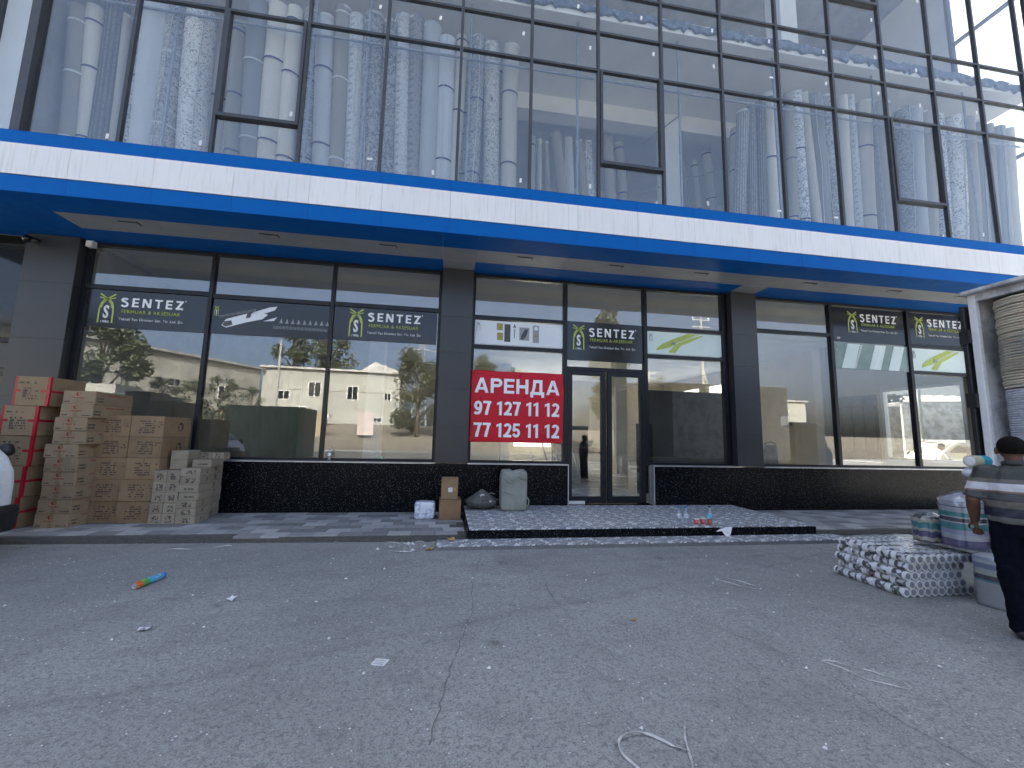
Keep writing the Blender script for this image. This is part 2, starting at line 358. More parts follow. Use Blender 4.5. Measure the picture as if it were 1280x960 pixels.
def crack(pts, w):
    rr = random.Random(len(pts)*7+int(abs(pts[0][0])*100)); P = []
    for (xa, ya), (xb, yb) in zip(pts, pts[1:]):
        for i in range(14):
            t = i/14; P.append((xa+(xb-xa)*t+rr.uniform(-.014, .014), ya+(yb-ya)*t+rr.uniform(-.014, .014)))
    P.append(pts[-1]); vs = []; fs = []
    for i, (x, y) in enumerate(P):
        a = Vector(P[min(i+1, len(P)-1)])-Vector(P[max(i-1, 0)]); nn = Vector((-a.y, a.x)).normalized()*w*rr.uniform(.08, .32)
        vs += [(x+nn.x, y+nn.y, .003), (x-nn.x, y-nn.y, .003)]
    for i in range(len(P)-1): fs.append((2*i, 2*i+1, 2*i+3, 2*i+2))
    m_ = MB(); m_.add(vs, fs); return m_.build('crack', mt['crack'], ground)
crack([(0.56, 5.95), (0.36, 4.9), (0.30, 4.0), (0.12, 3.2), (-0.02, 2.4)], .013)
crack([(1.2, 5.2), (1.12, 4.3), (1.2, 3.7)], .008)
crack([(2.1, 3.95), (2.55, 3.2), (2.65, 2.95)], .009)
crack([(2.72, 2.75), (2.68, 2.3), (2.75, 1.9)], .009)
crack([(1.6, 5.6), (2.4, 5.1), (3.0, 4.7)], .006)

# paved strips: every paver is a piece of its own
mt['paver_a'] = pmat('light_grey_paver', (0.45, 0.45, 0.445), (0.39, 0.39, 0.39), 14, 0.85, bump=0.3, var=0.1)
mt['paver_b'] = pmat('mid_grey_paver', (0.335, 0.335, 0.335), (0.29, 0.29, 0.292), 14, 0.85, bump=0.3, var=0.1)
mt['paver_c'] = pmat('dark_grey_paver', (0.235, 0.236, 0.24), (0.20, 0.202, 0.206), 14, 0.85, bump=0.3, var=0.1)
mt['mortar'] = pmat('sand_joint', (0.12, 0.115, 0.105), (0.09, 0.086, 0.08), 20, 0.95)
def paver_mesh(w, d, m_):
    b_ = MB(); e = .006
    b_.box(-w/2, w/2, -d/2, d/2, -.04, 0)
    me = b_.mesh('paver', m_); return me
PW, PD = .355, .232
PM = [paver_mesh(PW-.008, PD-.008, mt[q]) for q in ('paver_a', 'paver_b', 'paver_c')]
def paving(name, label, x0, x1, y0, y1, skew, limit=300):
    bed = MB(); bed.slab([(x0, y0+skew), (x1, y0), (x1, y1), (x0, y1)], 0.0, .066)
    s = struct(bed.build(name, mt['mortar'])); s['label'] = label
    pr = random.Random(3); k = 0; rows = int((y1-y0)/PD+.5)
    for j in range(rows):
        off = (j % 3)*PW/3
        i = 0; x = x1-PW/2-.004-off
        while x > x0 and k < limit:
            yy = y1-PD*(j+.5)
            if yy-PD/2 > y0+skew*(x1-x)/(x1-x0)-.02:
                col = (0, 1, 2, 1, 2, 0)[(i*2+j*1+(i//3)) % 6] if pr.random() > .08 else pr.randrange(3)
                inst('paver', PM[col], s, (x, yy, .08+pr.uniform(-.002, .002)), (pr.uniform(-.006, .006), pr.uniform(-.004, .004), pr.uniform(-.006, .006))); k += 1
            i += 1; x -= PW
    kb = MB(); kb.slab([(x0, y0+skew-.06), (x1, y0-.06), (x1, y0), (x0, y0+skew)], 0.0, .05)
    kb.build('kerb', mt['mortar'], s)
    return s
paving('sidewalk', 'grey three-tone paved strip along the shop, left of the tiled step', -9.6, .37, 6.62, 8.57, .36)
paving('sidewalk', 'grey three-tone paved strip along the shop, right of the tiled step', 6.42, 16.0, 6.62, 8.57, 0.0)

# tiled step at the entrance
step = struct(MB().box(.41, 6.28, 6.46, 8.565, 0.0, .186).build('entrance_step', mt['conc'])); step['label'] = 'two-level tiled entrance step'
TW = .392
tm = MB().box(-.194, .194, -.174, .174, -.012, 0).mesh('tile', mt['tile'])
nx = 15
for i in range(nx):
    for j in range(6):
        inst('tile', tm, step, (.41+TW*(i+.5)-.001, 6.445+.354*(j+.5), .2+rnd.uniform(-.0008, .0008)), (0, 0, math.pi*rnd.randrange(2)))
x = .39
for w_ in (.98, 1.0, 1.0, .98, 1.0, .96):
    w_ = min(w_, 6.3-x); MB().box(x+.003, x+w_-.003, 6.432, 6.459, .062, .186).build('riser_panel', mt['granite'], step, loc=(x, 6.45, .1)); x += w_
MB().box(6.281, 6.305, 6.46, 8.565, .082, .186).build('riser_panel', mt['granite'], step, loc=(6.3, 7.5, .1))
MB().box(.384, .409, 6.46, 8.565, .082, .186).build('riser_panel', mt['granite'], step, loc=(.4, 7.5, .1))
MB().box(-.08, 6.75, 6.07, 6.431, 0.0, .05).build('lower_tread', mt['paver_c'], step)
tt = MB().box(-.194, .194, -.184, .184, -.012, 0).mesh('tile', mt['tile'])
for i in range(17): inst('tile', tt, step, (-.065+TW*(i+.5), 6.245, .064), (0, 0, math.pi*(i % 2)))

# ------------------------------------------------------------------ the shop
shop = thing('shop_building', 'dark two-storey shop building with blue and white fascia under a glass curtain wall', 'building', (3.5, 8.577, 0))
GY, CY, FY, UY = 8.80, 8.577, 7.01, 7.12
def bx(name, m_, *box, parent=None, bevel=0.0, loc=True):
    b_ = MB(); b_.box(*box)
    return b_.build(name, mt[m_], parent or shop, bevel=bevel, loc=((box[0]+box[1])/2, (box[2]+box[3])/2, box[4]) if loc else None)
# structure behind
bx('floor', 'floor_tile', -6.9, 13.9, 8.92, 25.0, .0, .2)
bx('ceiling', 'plaster', -6.9, 13.9, 8.92, 25.0, 5.13, 5.3)
bx('floor_slab', 'plaster', -6.9, 13.9, 7.2, 25.0, 5.31, 5.72)
for bb in ((-6.9, 3.5, 0, 16.0), (6.4, 13.9, 0, 16.0), (3.5, 6.4, 0, 1.0), (3.5, 6.4, 4.6, 16.0)): bx('back_wall', 'beige', bb[0], bb[1], 25.0, 25.3, bb[2], bb[3])
bx('back_window_pane', 'glass_low', 3.5, 6.4, 25.1, 25.11, 1.0, 4.6)  # unseen window added so the sun through it brightens the room
bx('side_wall', 'conc', -7.2, -6.905, 8.84, 25.3, 0.0, 5.3)
bx('side_wall', 'conc', -7.0, -6.905, 7.2, 25.3, 5.31, 16.0)
bx('upper_back_wall', 'plaster', -6.9, 13.9, 13.0, 13.2, 5.72, 15.7)
bx('upper_slab', 'plaster', -6.9, 13.9, 7.24, 13.0, 10.17, 10.46)
bx('roof', 'conc', -7.0, 14.05, 7.04, 25.3, 15.7, 16.1)
bx('ceiling_beam', 'plaster', -6.9, 13.9, 9.3, 9.7, 9.72, 10.165)
for px_ in (-1.2, 5.55): bx('upper_column', 'plaster', px_-.22, px_+.22, 9.28, 9.72, 5.73, 9.715)
for px_ in (1.0, 8.6): bx('upper_column', 'plaster', px_-.25, px_+.25, 8.6, 9.1, 10.47, 15.69)
# the insulation foam squeezed along the slab edge
rg = MB(); xx = -6.85
top = []; bot = []
while xx < 13.8:
    top.append((xx, 10.43+rnd.uniform(-.06, .03))); bot.append((xx, 10.24+rnd.choice((-.03, .0, .0, .05))+rnd.uniform(-.03, .03))); xx += rnd.uniform(.04, .16)
rg.prism(top+bot[::-1], 7.18, 7.235); 
mt['foam'] = pmat('blue_grey_membrane', (0.08, 0.11, 0.16), (0.16, 0.19, 0.24), 9, 0.8)
rg.build('slab_edge_membrane', mt['foam'], shop)
# right wall; the two rear openings are unseen, added to brighten the room
for bb in ((13.86, 14.1, 8.84, 9.18, .2, 5.3), (13.86, 14.1, 11.4, 11.52, .2, 5.3), (13.86, 14.1, 13.2, 18.0, .2, 5.3), (13.86, 14.1, 18.0, 20.6, .2, 1.0), (13.86, 14.1, 18.0, 20.6, 4.5, 5.3), (13.86, 14.1, 20.6, 21.2, .2, 5.3), (13.86, 14.1, 21.2, 24.2, .2, 1.0), (13.86, 14.1, 21.2, 24.2, 4.5, 5.3), (13.86, 14.1, 24.2, 25.3, .2, 5.3), (13.86, 14.1, 9.18, 11.4, .2, 1.12), (13.86, 14.1, 9.18, 11.4, 3.36, 5.3), (13.86, 14.1, 11.52, 13.2, .2, 1.02), (13.86, 14.1, 11.52, 13.2, 3.25, 5.3)):
    bx('side_wall', 'beige', *bb)
for bb in ((13.84, 14.0, 9.18, 9.27, 1.12, 3.36), (13.84, 14.0, 11.31, 11.4, 1.12, 3.36), (13.84, 14.0, 9.271, 11.309, 3.27, 3.36), (13.84, 14.0, 9.271, 11.309, 1.12, 1.21)):
    bx('side_window_frame', 'white', *bb)
bx('side_window_pane', 'glass_low', 13.93, 13.94, 9.271, 11.309, 1.211, 3.269); bx('side_window_pane', 'glass_low', 13.97, 13.98, 18.0, 20.6, 1.0, 4.5); bx('side_window_pane', 'glass_low', 13.97, 13.98, 21.2, 24.2, 1.0, 4.5)  # last two panes close the added rear openings
mt['brown_door'] = pmat('grey_brown_shutter', (0.17, 0.155, 0.14), (0.13, 0.12, 0.11), 3, 0.5)
bx('shutter', 'brown_door', 13.88, 13.95, 11.53, 13.19, 1.03, 3.24)
for yy in (11.62, 12.02, 12.42, 12.82):
    bx('shutter_panel', 'brown_door', 13.85, 13.879, yy, yy+.3, 1.3, 2.85); bx('shutter_panel', 'brown_door', 13.85, 13.879, yy, yy+.3, 2.93, 3.15)
bx('inner_pilaster', 'plaster', 13.6, 13.85, 13.25, 13.6, .2, 5.1)
# inside the ground floor
bx('inner_column', 'plaster', 6.82, 7.30, 16.1, 16.6, .2, 5.12)
bx('inner_column', 'plaster', -2.6, -2.1, 14.0, 14.5, .2, 5.12)
bx('inner_column', 'plaster', 2.62, 3.05, 20.0, 20.5, .2, 5.12)
bx('inner_wall', 'beige', -6.88, 3.4, 21.0, 21.2, .2, 5.12)
bx('partition', 'dark_wall', 5.36, 6.44, 10.5, 10.58, .2, 2.92); bx('partition', 'dark_wall', 6.46, 7.66, 10.5, 10.58, .2, 2.92)
# plinth of black granite
def run(xs, fn):
    for a, b in zip(xs, xs[1:]): fn(a, b)
def gran(a, b): bx('granite_panel', 'granite', a+.0025, b-.0025, CY, CY+.24, .07, 1.012)
run([-7.76, -6.6, -5.4, -4.2, -3.0, -1.8, -.6, .62, 1.6, 2.56], gran)
run([4.50, 5.5, 6.52, 7.55, 8.75, 9.95, 11.15, 12.35, 13.2, 14.1], gran)
bx('plinth_core', 'conc', -7.7, 2.54, CY+.242, 8.9, .0, 1.0); bx('plinth_core', 'conc', 4.52, 14.0, CY+.242, 8.9, .0, 1.0)
bx('edge_trim', 'trim', 2.561, 2.578, CY-.004, CY+.2, .19, 1.012); bx('edge_trim', 'trim', 4.482, 4.499, CY-.004, CY+.2, .19, 1.012)
for a, b in ((-6.9, -.2), (.46, 2.578), (4.482, 6.50), (7.165, 13.6)):
    bx('sill', 'trim', a, b, CY-.014, 8.758, 1.014, 1.034)
# clad columns
for x0, x1, js in ((-7.76, -6.915, (.07, 1.05, 2.10, 3.15, 4.2, 5.105)), (-.2, .455, (1.036, 1.78, 2.53, 3.30, 4.06, 5.105)), (6.51, 7.155, (1.036, 1.77, 2.54, 3.32, 4.08, 5.105)), (13.62, 14.1, (1.036, 1.77, 2.54, 3.32, 4.08, 5.105))):
    cz0 = js[0]
    col = bx('column', 'frame', x0+.01, x1-.01, CY+.012, 8.92, cz0+.005, 5.105)
    for a, b in zip(js, js[1:]):
        bx('cladding_panel', 'clad', x0, x1, CY-.0, CY+.011, a+.002, b-.002, parent=col)
        bx('cladding_panel', 'clad', x0, x0+.009, CY+.013, 8.75, a+.002, b-.002, parent=col); bx('cladding_panel', 'clad', x1-.009, x1, CY+.013, 8.75, a+.002, b-.002, parent=col)
# soffit and fascia
J = [-5.95+1.172*k for k in range(-3, 18)]
def soff(a, b):
    bx('soffit_edge', 'blue', a+.002, b-.002, FY+.012, 7.588, 5.11, 5.135)
    bx('soffit_edge', 'blue', a+.002, b-.002, 8.182, 8.77, 5.112, 5.135) if not ((-.35 < (a+b)/2 < .6) or (6.3 < (a+b)/2 < 7.3)) else None
run([-9.46, -8.3, -7.12, -6.6, -5.95, -4.78, -3.6, -2.43, -1.26, -.2, .455, 1.09, 2.26, 3.43, 4.6, 5.79, 6.51, 7.155, 8.12, 9.28, 10.46, 11.6, 12.8, 14.0], soff)
bx('soffit_edge', 'blue', -9.46, -6.602, 7.59, 8.18, 5.111, 5.134)
for a, b in zip([-6.598, -5.1, -3.6, -1.9, -.2], [-5.1, -3.6, -1.9, -.2, .455]): bx('soffit_panel', 'soffit', a+.0015, b-.0015, 7.59, 8.18, 5.118, 5.14)
for a, b in zip([.455, 2.2, 4.0, 5.3, 6.51, 7.155, 8.8, 10.4, 12.0], [2.2, 4.0, 5.3, 6.51, 7.155, 8.8, 10.4, 12.0, 13.6]): bx('soffit_panel', 'soffit', a+.0015, b-.0015, 7.59, 8.18, 5.118, 5.14)
for a, b in ((-.198, .453), (6.512, 7.153)): bx('soffit_panel', 'soffit', a, b, 8.182, 8.77, 5.113, 5.136)
def fas(a, b):
    bx('lower_fascia_panel', 'blue', a+.0015, b-.0015, FY, FY+.011, 5.11, 5.372)
    bx('white_fascia_panel', 'white_panel', a+.002, b-.002, FY-.014, FY+.004, 5.382, 5.882)
    bx('upper_fascia_panel', 'blue', a+.001, b-.001, FY, FY+.011, 5.884, 6.092)
run(J, fas)
bx('fascia_core', 'black', -9.44, 14.0, FY+.0125, 7.04, 5.14, 6.085)
bx('fascia_cap', 'blue', -9.46, 14.02, FY-.004, 7.045, 6.0925, 6.10)
mt['lamp_grey'] = pmat('grey_lamp_glass', (0.36, 0.37, 0.385), None, 5, .4)
# recessed downlights in the soffit
for lx in (-5.58, -3.32, -1.23, 1.40, 3.30, 5.2, 7.83, 10.05, 11.95):
    d_ = bx('downlight', 'lamp_grey', lx-.15, lx+.15, 7.745, 7.835, 5.106, 5.1175)
    bx('shade_rim', 'black', lx-.15, lx+.15, 7.732, 7.7445, 5.104, 5.1172, parent=d_); bx('shade_rim', 'black', lx+.1505, lx+.162, 7.72, 7.835, 5.102, 5.1172, parent=d_)  # black strips stand in for the shadow along two lamp edges
# ground floor glazing
Z0, Z1 = 1.036, 5.105
def vpost(x, w=.075, z0=Z0, z1=Z1, d0=8.745, d1=8.86): bx('mullion', 'frame', x-w/2, x+w/2, d0, d1, z0, z1)
def rail(a, b, z, h=.085, d0=8.752, d1=8.855): bx('transom', 'frame', a, b, d0, d1, z-h/2, z+h/2)
bays = [(-6.90, -4.69), (-4.69, -2.41), (-2.41, -.2), (.455, 2.535), (2.535, 4.43), (4.43, 6.44), (7.24, 9.37), (9.37, 11.66), (11.66, 13.6)]
for x_ in (-6.875, -4.69, -2.41, -.23, .485, 2.535, 4.43, 7.20, 9.37, 11.66, 13.58): vpost(x_, .085 if x_ in (2.535, 4.43, 9.37, 11.66) else .07)
vpost(6.42, .10)
tr = {0: [4.24], 1: [4.21], 2: [4.22], 3: [4.14, 3.49], 4: [], 5: [4.14, 3.49], 6: [4.27], 7: [], 8: [4.14, 3.44]}
for i, (a, b) in enumerate(bays):
    a2, b2 = a+.045, b-.045
    if i == 0: a2 = a+.061
    if i == 5: b2 = 6.368
    z_lo = Z0+.052 if i != 4 else 3.16
    rail(a2, b2, 5.075, .058); 
    if i != 4: rail(a2, b2, Z0+.026, .05)
    for z in tr[i]: rail(a2, b2, z)
    zz = [z_lo] + sorted(sum(([t-.0425, t+.0425] for t in tr[i]), [])) + [5.045]
    for q in range(0, len(zz), 2): bx('glass_pane', 'glass_low', a2+.001, b2-.001, 8.80, 8.81, zz[q]+.001, zz[q+1]-.001)
bx('head_beam', 'black', -6.88, 13.6, 8.78, 8.9, 5.107, 5.127)
# double door
door_l, door_r, dz0, dz1 = 2.58, 4.385, .205, 3.155
rail(2.58, 4.385, 3.115, .078)
for s_, a, b in ((0, door_l, 3.478), (1, 3.488, door_r)):
    m_ = MB(); fw = .098
    m_.box(a+.02, a+.02+fw, 8.742, 8.83, dz0+.01, 3.07); m_.box(b-.02-fw, b-.02, 8.742, 8.83, dz0+.01, 3.07)
    m_.box(a+.0205+fw, b-.0205-fw, 8.744, 8.828, 3.07-fw, 3.0695); m_.box(a+.0205+fw, b-.0205-fw, 8.744, 8.828, dz0+.0105, dz0+.15)
    d_ = m_.build('door', mt['frame'], shop, bevel=.004, loc=(a, 8.78, dz0))
    bx('door_glass', 'glass_low', a+.021+fw, b-.021-fw, 8.785, 8.793, dz0+.151, 3.07-fw-.001, parent=d_)
    hx = a+.045 if s_ == 0 else b-.045
    for hz in (.55, 1.5, 2.5): bx('hinge', 'black', hx-.012, hx+.012, 8.722, 8.741, hz, hz+.11, parent=d_)
    if s_ == 0:
        h_ = MB(); h_.tube([(b-.08, 8.741, 1.28), (b-.08, 8.70, 1.28), (b-.19, 8.695, 1.28)], .012, 8)
        h_.box(b-.10, b-.06, 8.732, 8.7415, 1.12, 1.36); h_.build('handle', mt['black'], d_)
bx('door_frame', 'frame', 2.5785, 2.599, 8.75, 8.85, .205, 3.07); bx('door_frame', 'frame', 4.366, 4.386, 8.75, 8.85, .205, 3.07)
bx('closing_strip', 'frame', 3.4605, 3.5055, 8.832, 8.845, .23, 3.06); bx('threshold_strip', 'white', 2.60, 2.98, 8.72, 8.74, .203, .265)
bx('threshold', 'granite', 2.5785, 4.4815, 8.566, 8.90, .07, .2)

# ------------------------------------------------------------------ upper curtain wall
bx('corner_mullion', 'frame_up', -6.86, -6.73, 7.04, 7.2, 6.095, 15.69)
UX = [-6.79] + [-5.42+1.353*k for k in range(15)]
for x_ in UX[1:]: bx('mullion', 'frame_up', x_-.026, x_+.026, 7.085, 7.165, 6.095, 15.69)
bx('mullion', 'frame_up', -7.40, -7.34, 7.05, 7.19, 6.095, 15.69)
TZ = [8.855, 9.71, 10.65, 13.1, 14.1]
UE = [(-7.335, -6.865)] + [((UX[i]+.028) if i else -6.725, UX[i+1]-.028) for i in range(len(UX)-1)]
sticker = MB().box(-.022, .022, -.004, 0, -.045, .045).mesh('sticker', mt['paper'])
for i, (a, b) in enumerate(UE):
    if a > 13.6: continue
    zt = [] if i == 0 else TZ
    for z in zt: bx('transom', 'frame_up', a, b, 7.09, 7.16, z-.024, z+.024)
    extra = {3: 6.85, 8: 6.87, 13: 6.90}.get(i)
    cuts = [6.10] + sorted(sum(([z-.025, z+.025] for z in zt), [])) + [15.69]
    for q in range(0, len(cuts), 2):
        z0, z1 = cuts[q], cuts[q+1]; ex = None
        if q == 0 and extra: ex = extra
        if q == 6 and i == 12: ex = 11.68
        segs = [(z0, z1)] if not ex else [(z0, ex-.031), (ex+.031, z1)]
        if ex:
            bx('sash_rail', 'frame_up', a, b, 7.055, 7.18, ex-.03, ex+.03)
            bx('sash_stile', 'frame_up', a+.001, a+.05, 7.06, 7.17, ex+.0305, z1-.001); bx('sash_stile', 'frame_up', b-.05, b-.001, 7.06, 7.17, ex+.0305, z1-.001)
        for s0, s1 in segs:
            p_ = bx('glass_pane', 'glass_up', a+.001, b-.001, 7.12, 7.132, s0, s1)
            if i and s0 < 12 and s1-s0 > .5 and (rnd.random() < .9):
                o_ = inst('sticker', sticker, p_, (b-.14-(a+b)/2-(.25 if rnd.random() < .2 else 0), -.0065, (s1-s0)*(.62 if q else .08)+rnd.uniform(-.08, .08)), (0, rnd.choice((.1, .1, .2, 1.5, -.1)), 0))
bx('spandrel', 'plaster', -7.45, -6.87, 7.24, 7.3, 6.1, 15.6)  # pale panel added behind the end pane, standing in for reflected sky
# glazed right end of the upper storeys
for y_ in (7.12, 8.62): bx('mullion', 'frame_up', 13.86, 14.0, y_-.035, y_+.035, 5.73, 15.69)
bx('upper_side_wall', 'plaster', 13.86, 14.02, 8.66, 13.0, 5.725, 10.165); bx('upper_side_wall', 'plaster', 13.86, 14.02, 8.66, 13.0, 10.465, 15.69)
for y0, y1 in ((7.16, 8.58),):
    for z0, z1 in ((5.74, 8.83), (8.88, 10.16), (10.47, 13.0), (13.06, 15.68)): bx('glass_pane', 'glass_up', 13.93, 13.94, y0, y1, z0, z1)
    for z in (8.855, 13.03): bx('transom', 'frame_up', 13.87, 13.99, y0, y1, z-.024, z+.024)

# ------------------------------------------------------------------ lettering and window films
def text_mesh(body, bold=0.0, font_spacing=1.0):
    cu = bpy.data.curves.new('lettering', 'FONT'); cu.body = body; cu.size = 1.0; cu.offset = bold; cu.resolution_u = 3; cu.space_character = font_spacing
    o = bpy.data.objects.new('lettering', cu); C.objects.link(o)
    dg = bpy.context.evaluated_depsgraph_get(); dg.update()
    me = bpy.data.meshes.new_from_object(o.evaluated_get(dg)); bpy.data.objects.remove(o); bpy.data.curves.remove(cu)
    return me
def fit_text(name, body, x0, x1, z0, z1, y, m_, parent, bold=0.0, sp=1.0, thick=.004, disp=None):
    """flat lettering facing -Y, fitted to a rectangle of the facade, a few mm thick"""
    me = text_mesh(body, bold, sp); vs = [v.co.copy() for v in me.vertices]
    ax, bx_ = min(v.x for v in vs), max(v.x for v in vs); az, bz = min(v.y for v in vs), max(v.y for v in vs)
    base = wloc(parent)
    for v, c_ in zip(me.vertices, vs):
        X = x0+(c_.x-ax)/(bx_-ax)*(x1-x0); Z = z0+(c_.y-az)/(bz-az)*(z1-z0); Y = y+(disp(X, Z) if disp else 0)
        v.co = (X-base.x, Y-base.y, Z-base.z)
    me.materials.clear(); me.materials.append(m_)
    o = bpy.data.objects.new(name, me); C.objects.link(o); o.parent = parent
    md = o.modifiers.new('thick', 'SOLIDIFY'); md.thickness = thick; md.offset = 1.0
    return o
# drawn glyphs: each letter is one piece built from overlapping strokes, every stroke a hair in front of the last
def arc(cx, cz, rx, rz_, a0, a1, n=10): return [(cx+rx*math.cos(R(a0+(a1-a0)*i/n)), cz+rz_*math.sin(R(a0+(a1-a0)*i/n))) for i in range(n+1)]
def glyph_strokes(ch, w, h, t):
    q = t/2
    if ch in 'AА': return [[(0, 0), (t*1.02, 0), (w/2+t*.42, h), (w/2-t*.55, h)], [(w-t*1.02, 0), (w, 0), (w/2+t*.55, h), (w/2-t*.42, h)], [(w*.2, h*.2), (w*.8, h*.2), (w*.73, h*.2+t*.8), (w*.27, h*.2+t*.8)]]
    if ch == 'Р': return [[(0, 0), (t, 0), (t, h), (0, h)], [(q, h-q), (w-h*.3, h-q)]+arc(w-h*.27-q*.2, h*.7, h*.27-q*.6, h*.3-q, 90, -90)+[(q, h*.4+q)]]
    if ch in 'EЕ': return [[(0, 0), (t, 0), (t, h), (0, h)]]+[[(t*.5, z), (w*(.93 if z == h/2-q*.9 else 1), z), (w*(.93 if z == h/2-q*.9 else 1), z+t*.9), (t*.5, z+t*.9)] for z in (0, h/2-q*.9, h-t*.9)]
    if ch == 'Н': return [[(0, 0), (t, 0), (t, h), (0, h)], [(w-t, 0), (w, 0), (w, h), (w-t, h)], [(q, h/2-q), (w-q, h/2-q), (w-q, h/2+q), (q, h/2+q)]]
    if ch == 'N': return [[(0, 0), (t, 0), (t, h), (0, h)], [(w-t, 0), (w, 0), (w, h), (w-t, h)], [(0, h), (t*1.25, h), (w, 0), (w-t*1.25, 0)]]
    if ch == 'T': return [[(0, h-t*.95), (w, h-t*.95), (w, h), (0, h)], [(w/2-q, 0), (w/2+q, 0), (w/2+q, h-q), (w/2-q, h-q)]]
    if ch == 'Z': return [[(0, h-t*.95), (w, h-t*.95), (w, h), (0, h)], [(0, 0), (w, 0), (w, t*.95), (0, t*.95)], [(0, q), (t*1.3, q), (w, h-q), (w-t*1.3, h-q)]]
    if ch == 'S': return [arc(w/2, h*.74, w/2-q, h*.26-q, 20, 270)+arc(w/2, h*.26+q*.0, w/2-q, h*.24, 90, -160)[1:]]
    if ch == 'Д': d = h*.2; return [[(w*.2, h-t), (w*.86, h-t), (w*.86, h), (w*.2, h)], [(w*.86-t, 0), (w*.86, 0), (w*.86, h), (w*.86-t, h)], [(w*.06, 0), (w*.06+t*.9, 0), (w*.2+t*.9, h*.6), (w*.2+t, h), (w*.2, h), (w*.2-t*.1, h*.6)], [(0, -q*.2), (w, -q*.2), (w, t*.85), (0, t*.85)], [(0, -d), (t, -d), (t, t*.3), (0, t*.3)], [(w-t, -d), (w, -d), (w, t*.3), (w-t, t*.3)]]
    if ch == '1': return [[(w*.42, 0), (w*.42+t, 0), (w*.42+t, h), (w*.42+t*.25, h), (w*.42, h*.86)], [(w*.06, h*.70), (w*.44, h*.80), (w*.44+t*.4, h*.98), (w*.06, h*.70+t*1.0)]]
    if ch == '7': return [[(0, h-t*.9), (w, h-t*.9), (w, h-t*.1), (w-t*.1, h), (0, h)], [(w*.22, 0), (w*.22+t*1.1, 0), (w*.22+t*1.4, h*.3), (w*.75+t*.3, h*.72), (w, h-t*.5), (w-t*1.3, h-t*.5), (w*.42, h*.5), (w*.28, h*.25)]]
    if ch == '2': return [arc(w/2, h*.72, w/2-q, h*.28-q, 165, -25, 9)+[(w*.62, h*.38), (w*.25, h*.13), (q*1.3, q)], [(0, 0), (w, 0), (w, t*.95), (0, t*.95)]]
    if ch == '5': return [[(w*.14, h-t*.9), (w*.93, h-t*.9), (w*.93, h), (w*.14, h)], [(w*.02, h*.45), (w*.02+t*.9, h*.45), (w*.12+t*.9, h), (w*.12, h)], [(w*.1, h*.5)]+arc(w*.48, h*.33, w*.5-q*.9, h*.33-q, 120, -165, 11)]
    if ch == '9': return [arc(w/2, h*.66, w/2-q, h*.34-q, 0, 360, 16), arc(w*.5-q*.2, h*.55, w*.5-q*.8, h*.55-q, 30, -75, 9)+[(w*.25, q*1.05), (w*.06, h*.17)]]
    return []
CURVY = {'Р': (1,), 'S': (0,), '2': (0,), '5': (2,), '9': (0, 1)}
def glyphs(text, x0, x1, z0, z1, y, m_, parent, t, gaps=None, thick=.003, disp=None, name='letter', wr=None):
    n = len(text); wr = wr or {}
    wts = [wr.get(c, 1.0) for c in text]; gap = gaps if gaps else .22
    unit = (x1-x0)/(sum(wts)+gap*(n-1)); x = x0
    for c, wt in zip(text, wts):
        w = wt*unit; h = z1-z0
        if c != ' ':
            b_ = MB()
            for si, poly in enumerate(glyph_strokes(c, w, h, t)):
                yo = y-.0006*si
                if si in CURVY.get(c, ()):
                    L = []; Rr = []
                    for i, p in enumerate(poly):
                        a = Vector(poly[max(i-1, 0)]); c2 = Vector(poly[min(i+1, len(poly)-1)]); d_ = (c2-a)
                        if d_.length < 1e-6: d_ = Vector((1, 0))
                        d_.normalize(); n_ = Vector((-d_.y, d_.x))*t/2; L.append((p[0]+n_.x, p[1]+n_.y)); Rr.append((p[0]-n_.x, p[1]-n_.y))
                    quads = [[L[i], L[i+1], Rr[i+1], Rr[i]] for i in range(len(poly)-1)]
                    vs = []; k_ = len(poly)
                    for (lx, lz), (rx, rz_) in zip(L, Rr): vs += [(x+lx, yo, z0+lz), (x+rx, yo, z0+rz_), (x+lx, yo-thick, z0+lz), (x+rx, yo-thick, z0+rz_)]
                    fs = []
                    for i in range(k_-1):
                        a, b = 4*i, 4*i+4
                        fs += [(a, b, b+1, a+1), (a+2, a+3, b+3, b+2), (a, a+2, b+2, b), (a+1, b+1, b+3, a+3)]
                    fs += [(0, 1, 3, 2), (4*k_-4, 4*k_-2, 4*k_-1, 4*k_-3)]
                    b_.add(vs, fs)
                else: b_.prism([(x+px, z0+pz) for px, pz in poly], yo-thick, yo)
            if disp: b_.v = [(vx, vy+disp(vx, vz), vz) for vx, vy, vz in b_.v]
            b_.build(name, m_, parent)
        x += w+gap*unit
def film(name, m_, x0, x1, z0, z1, y=8.786):
    return bx(name, m_, x0, x1, y, y+.006, z0, z1)
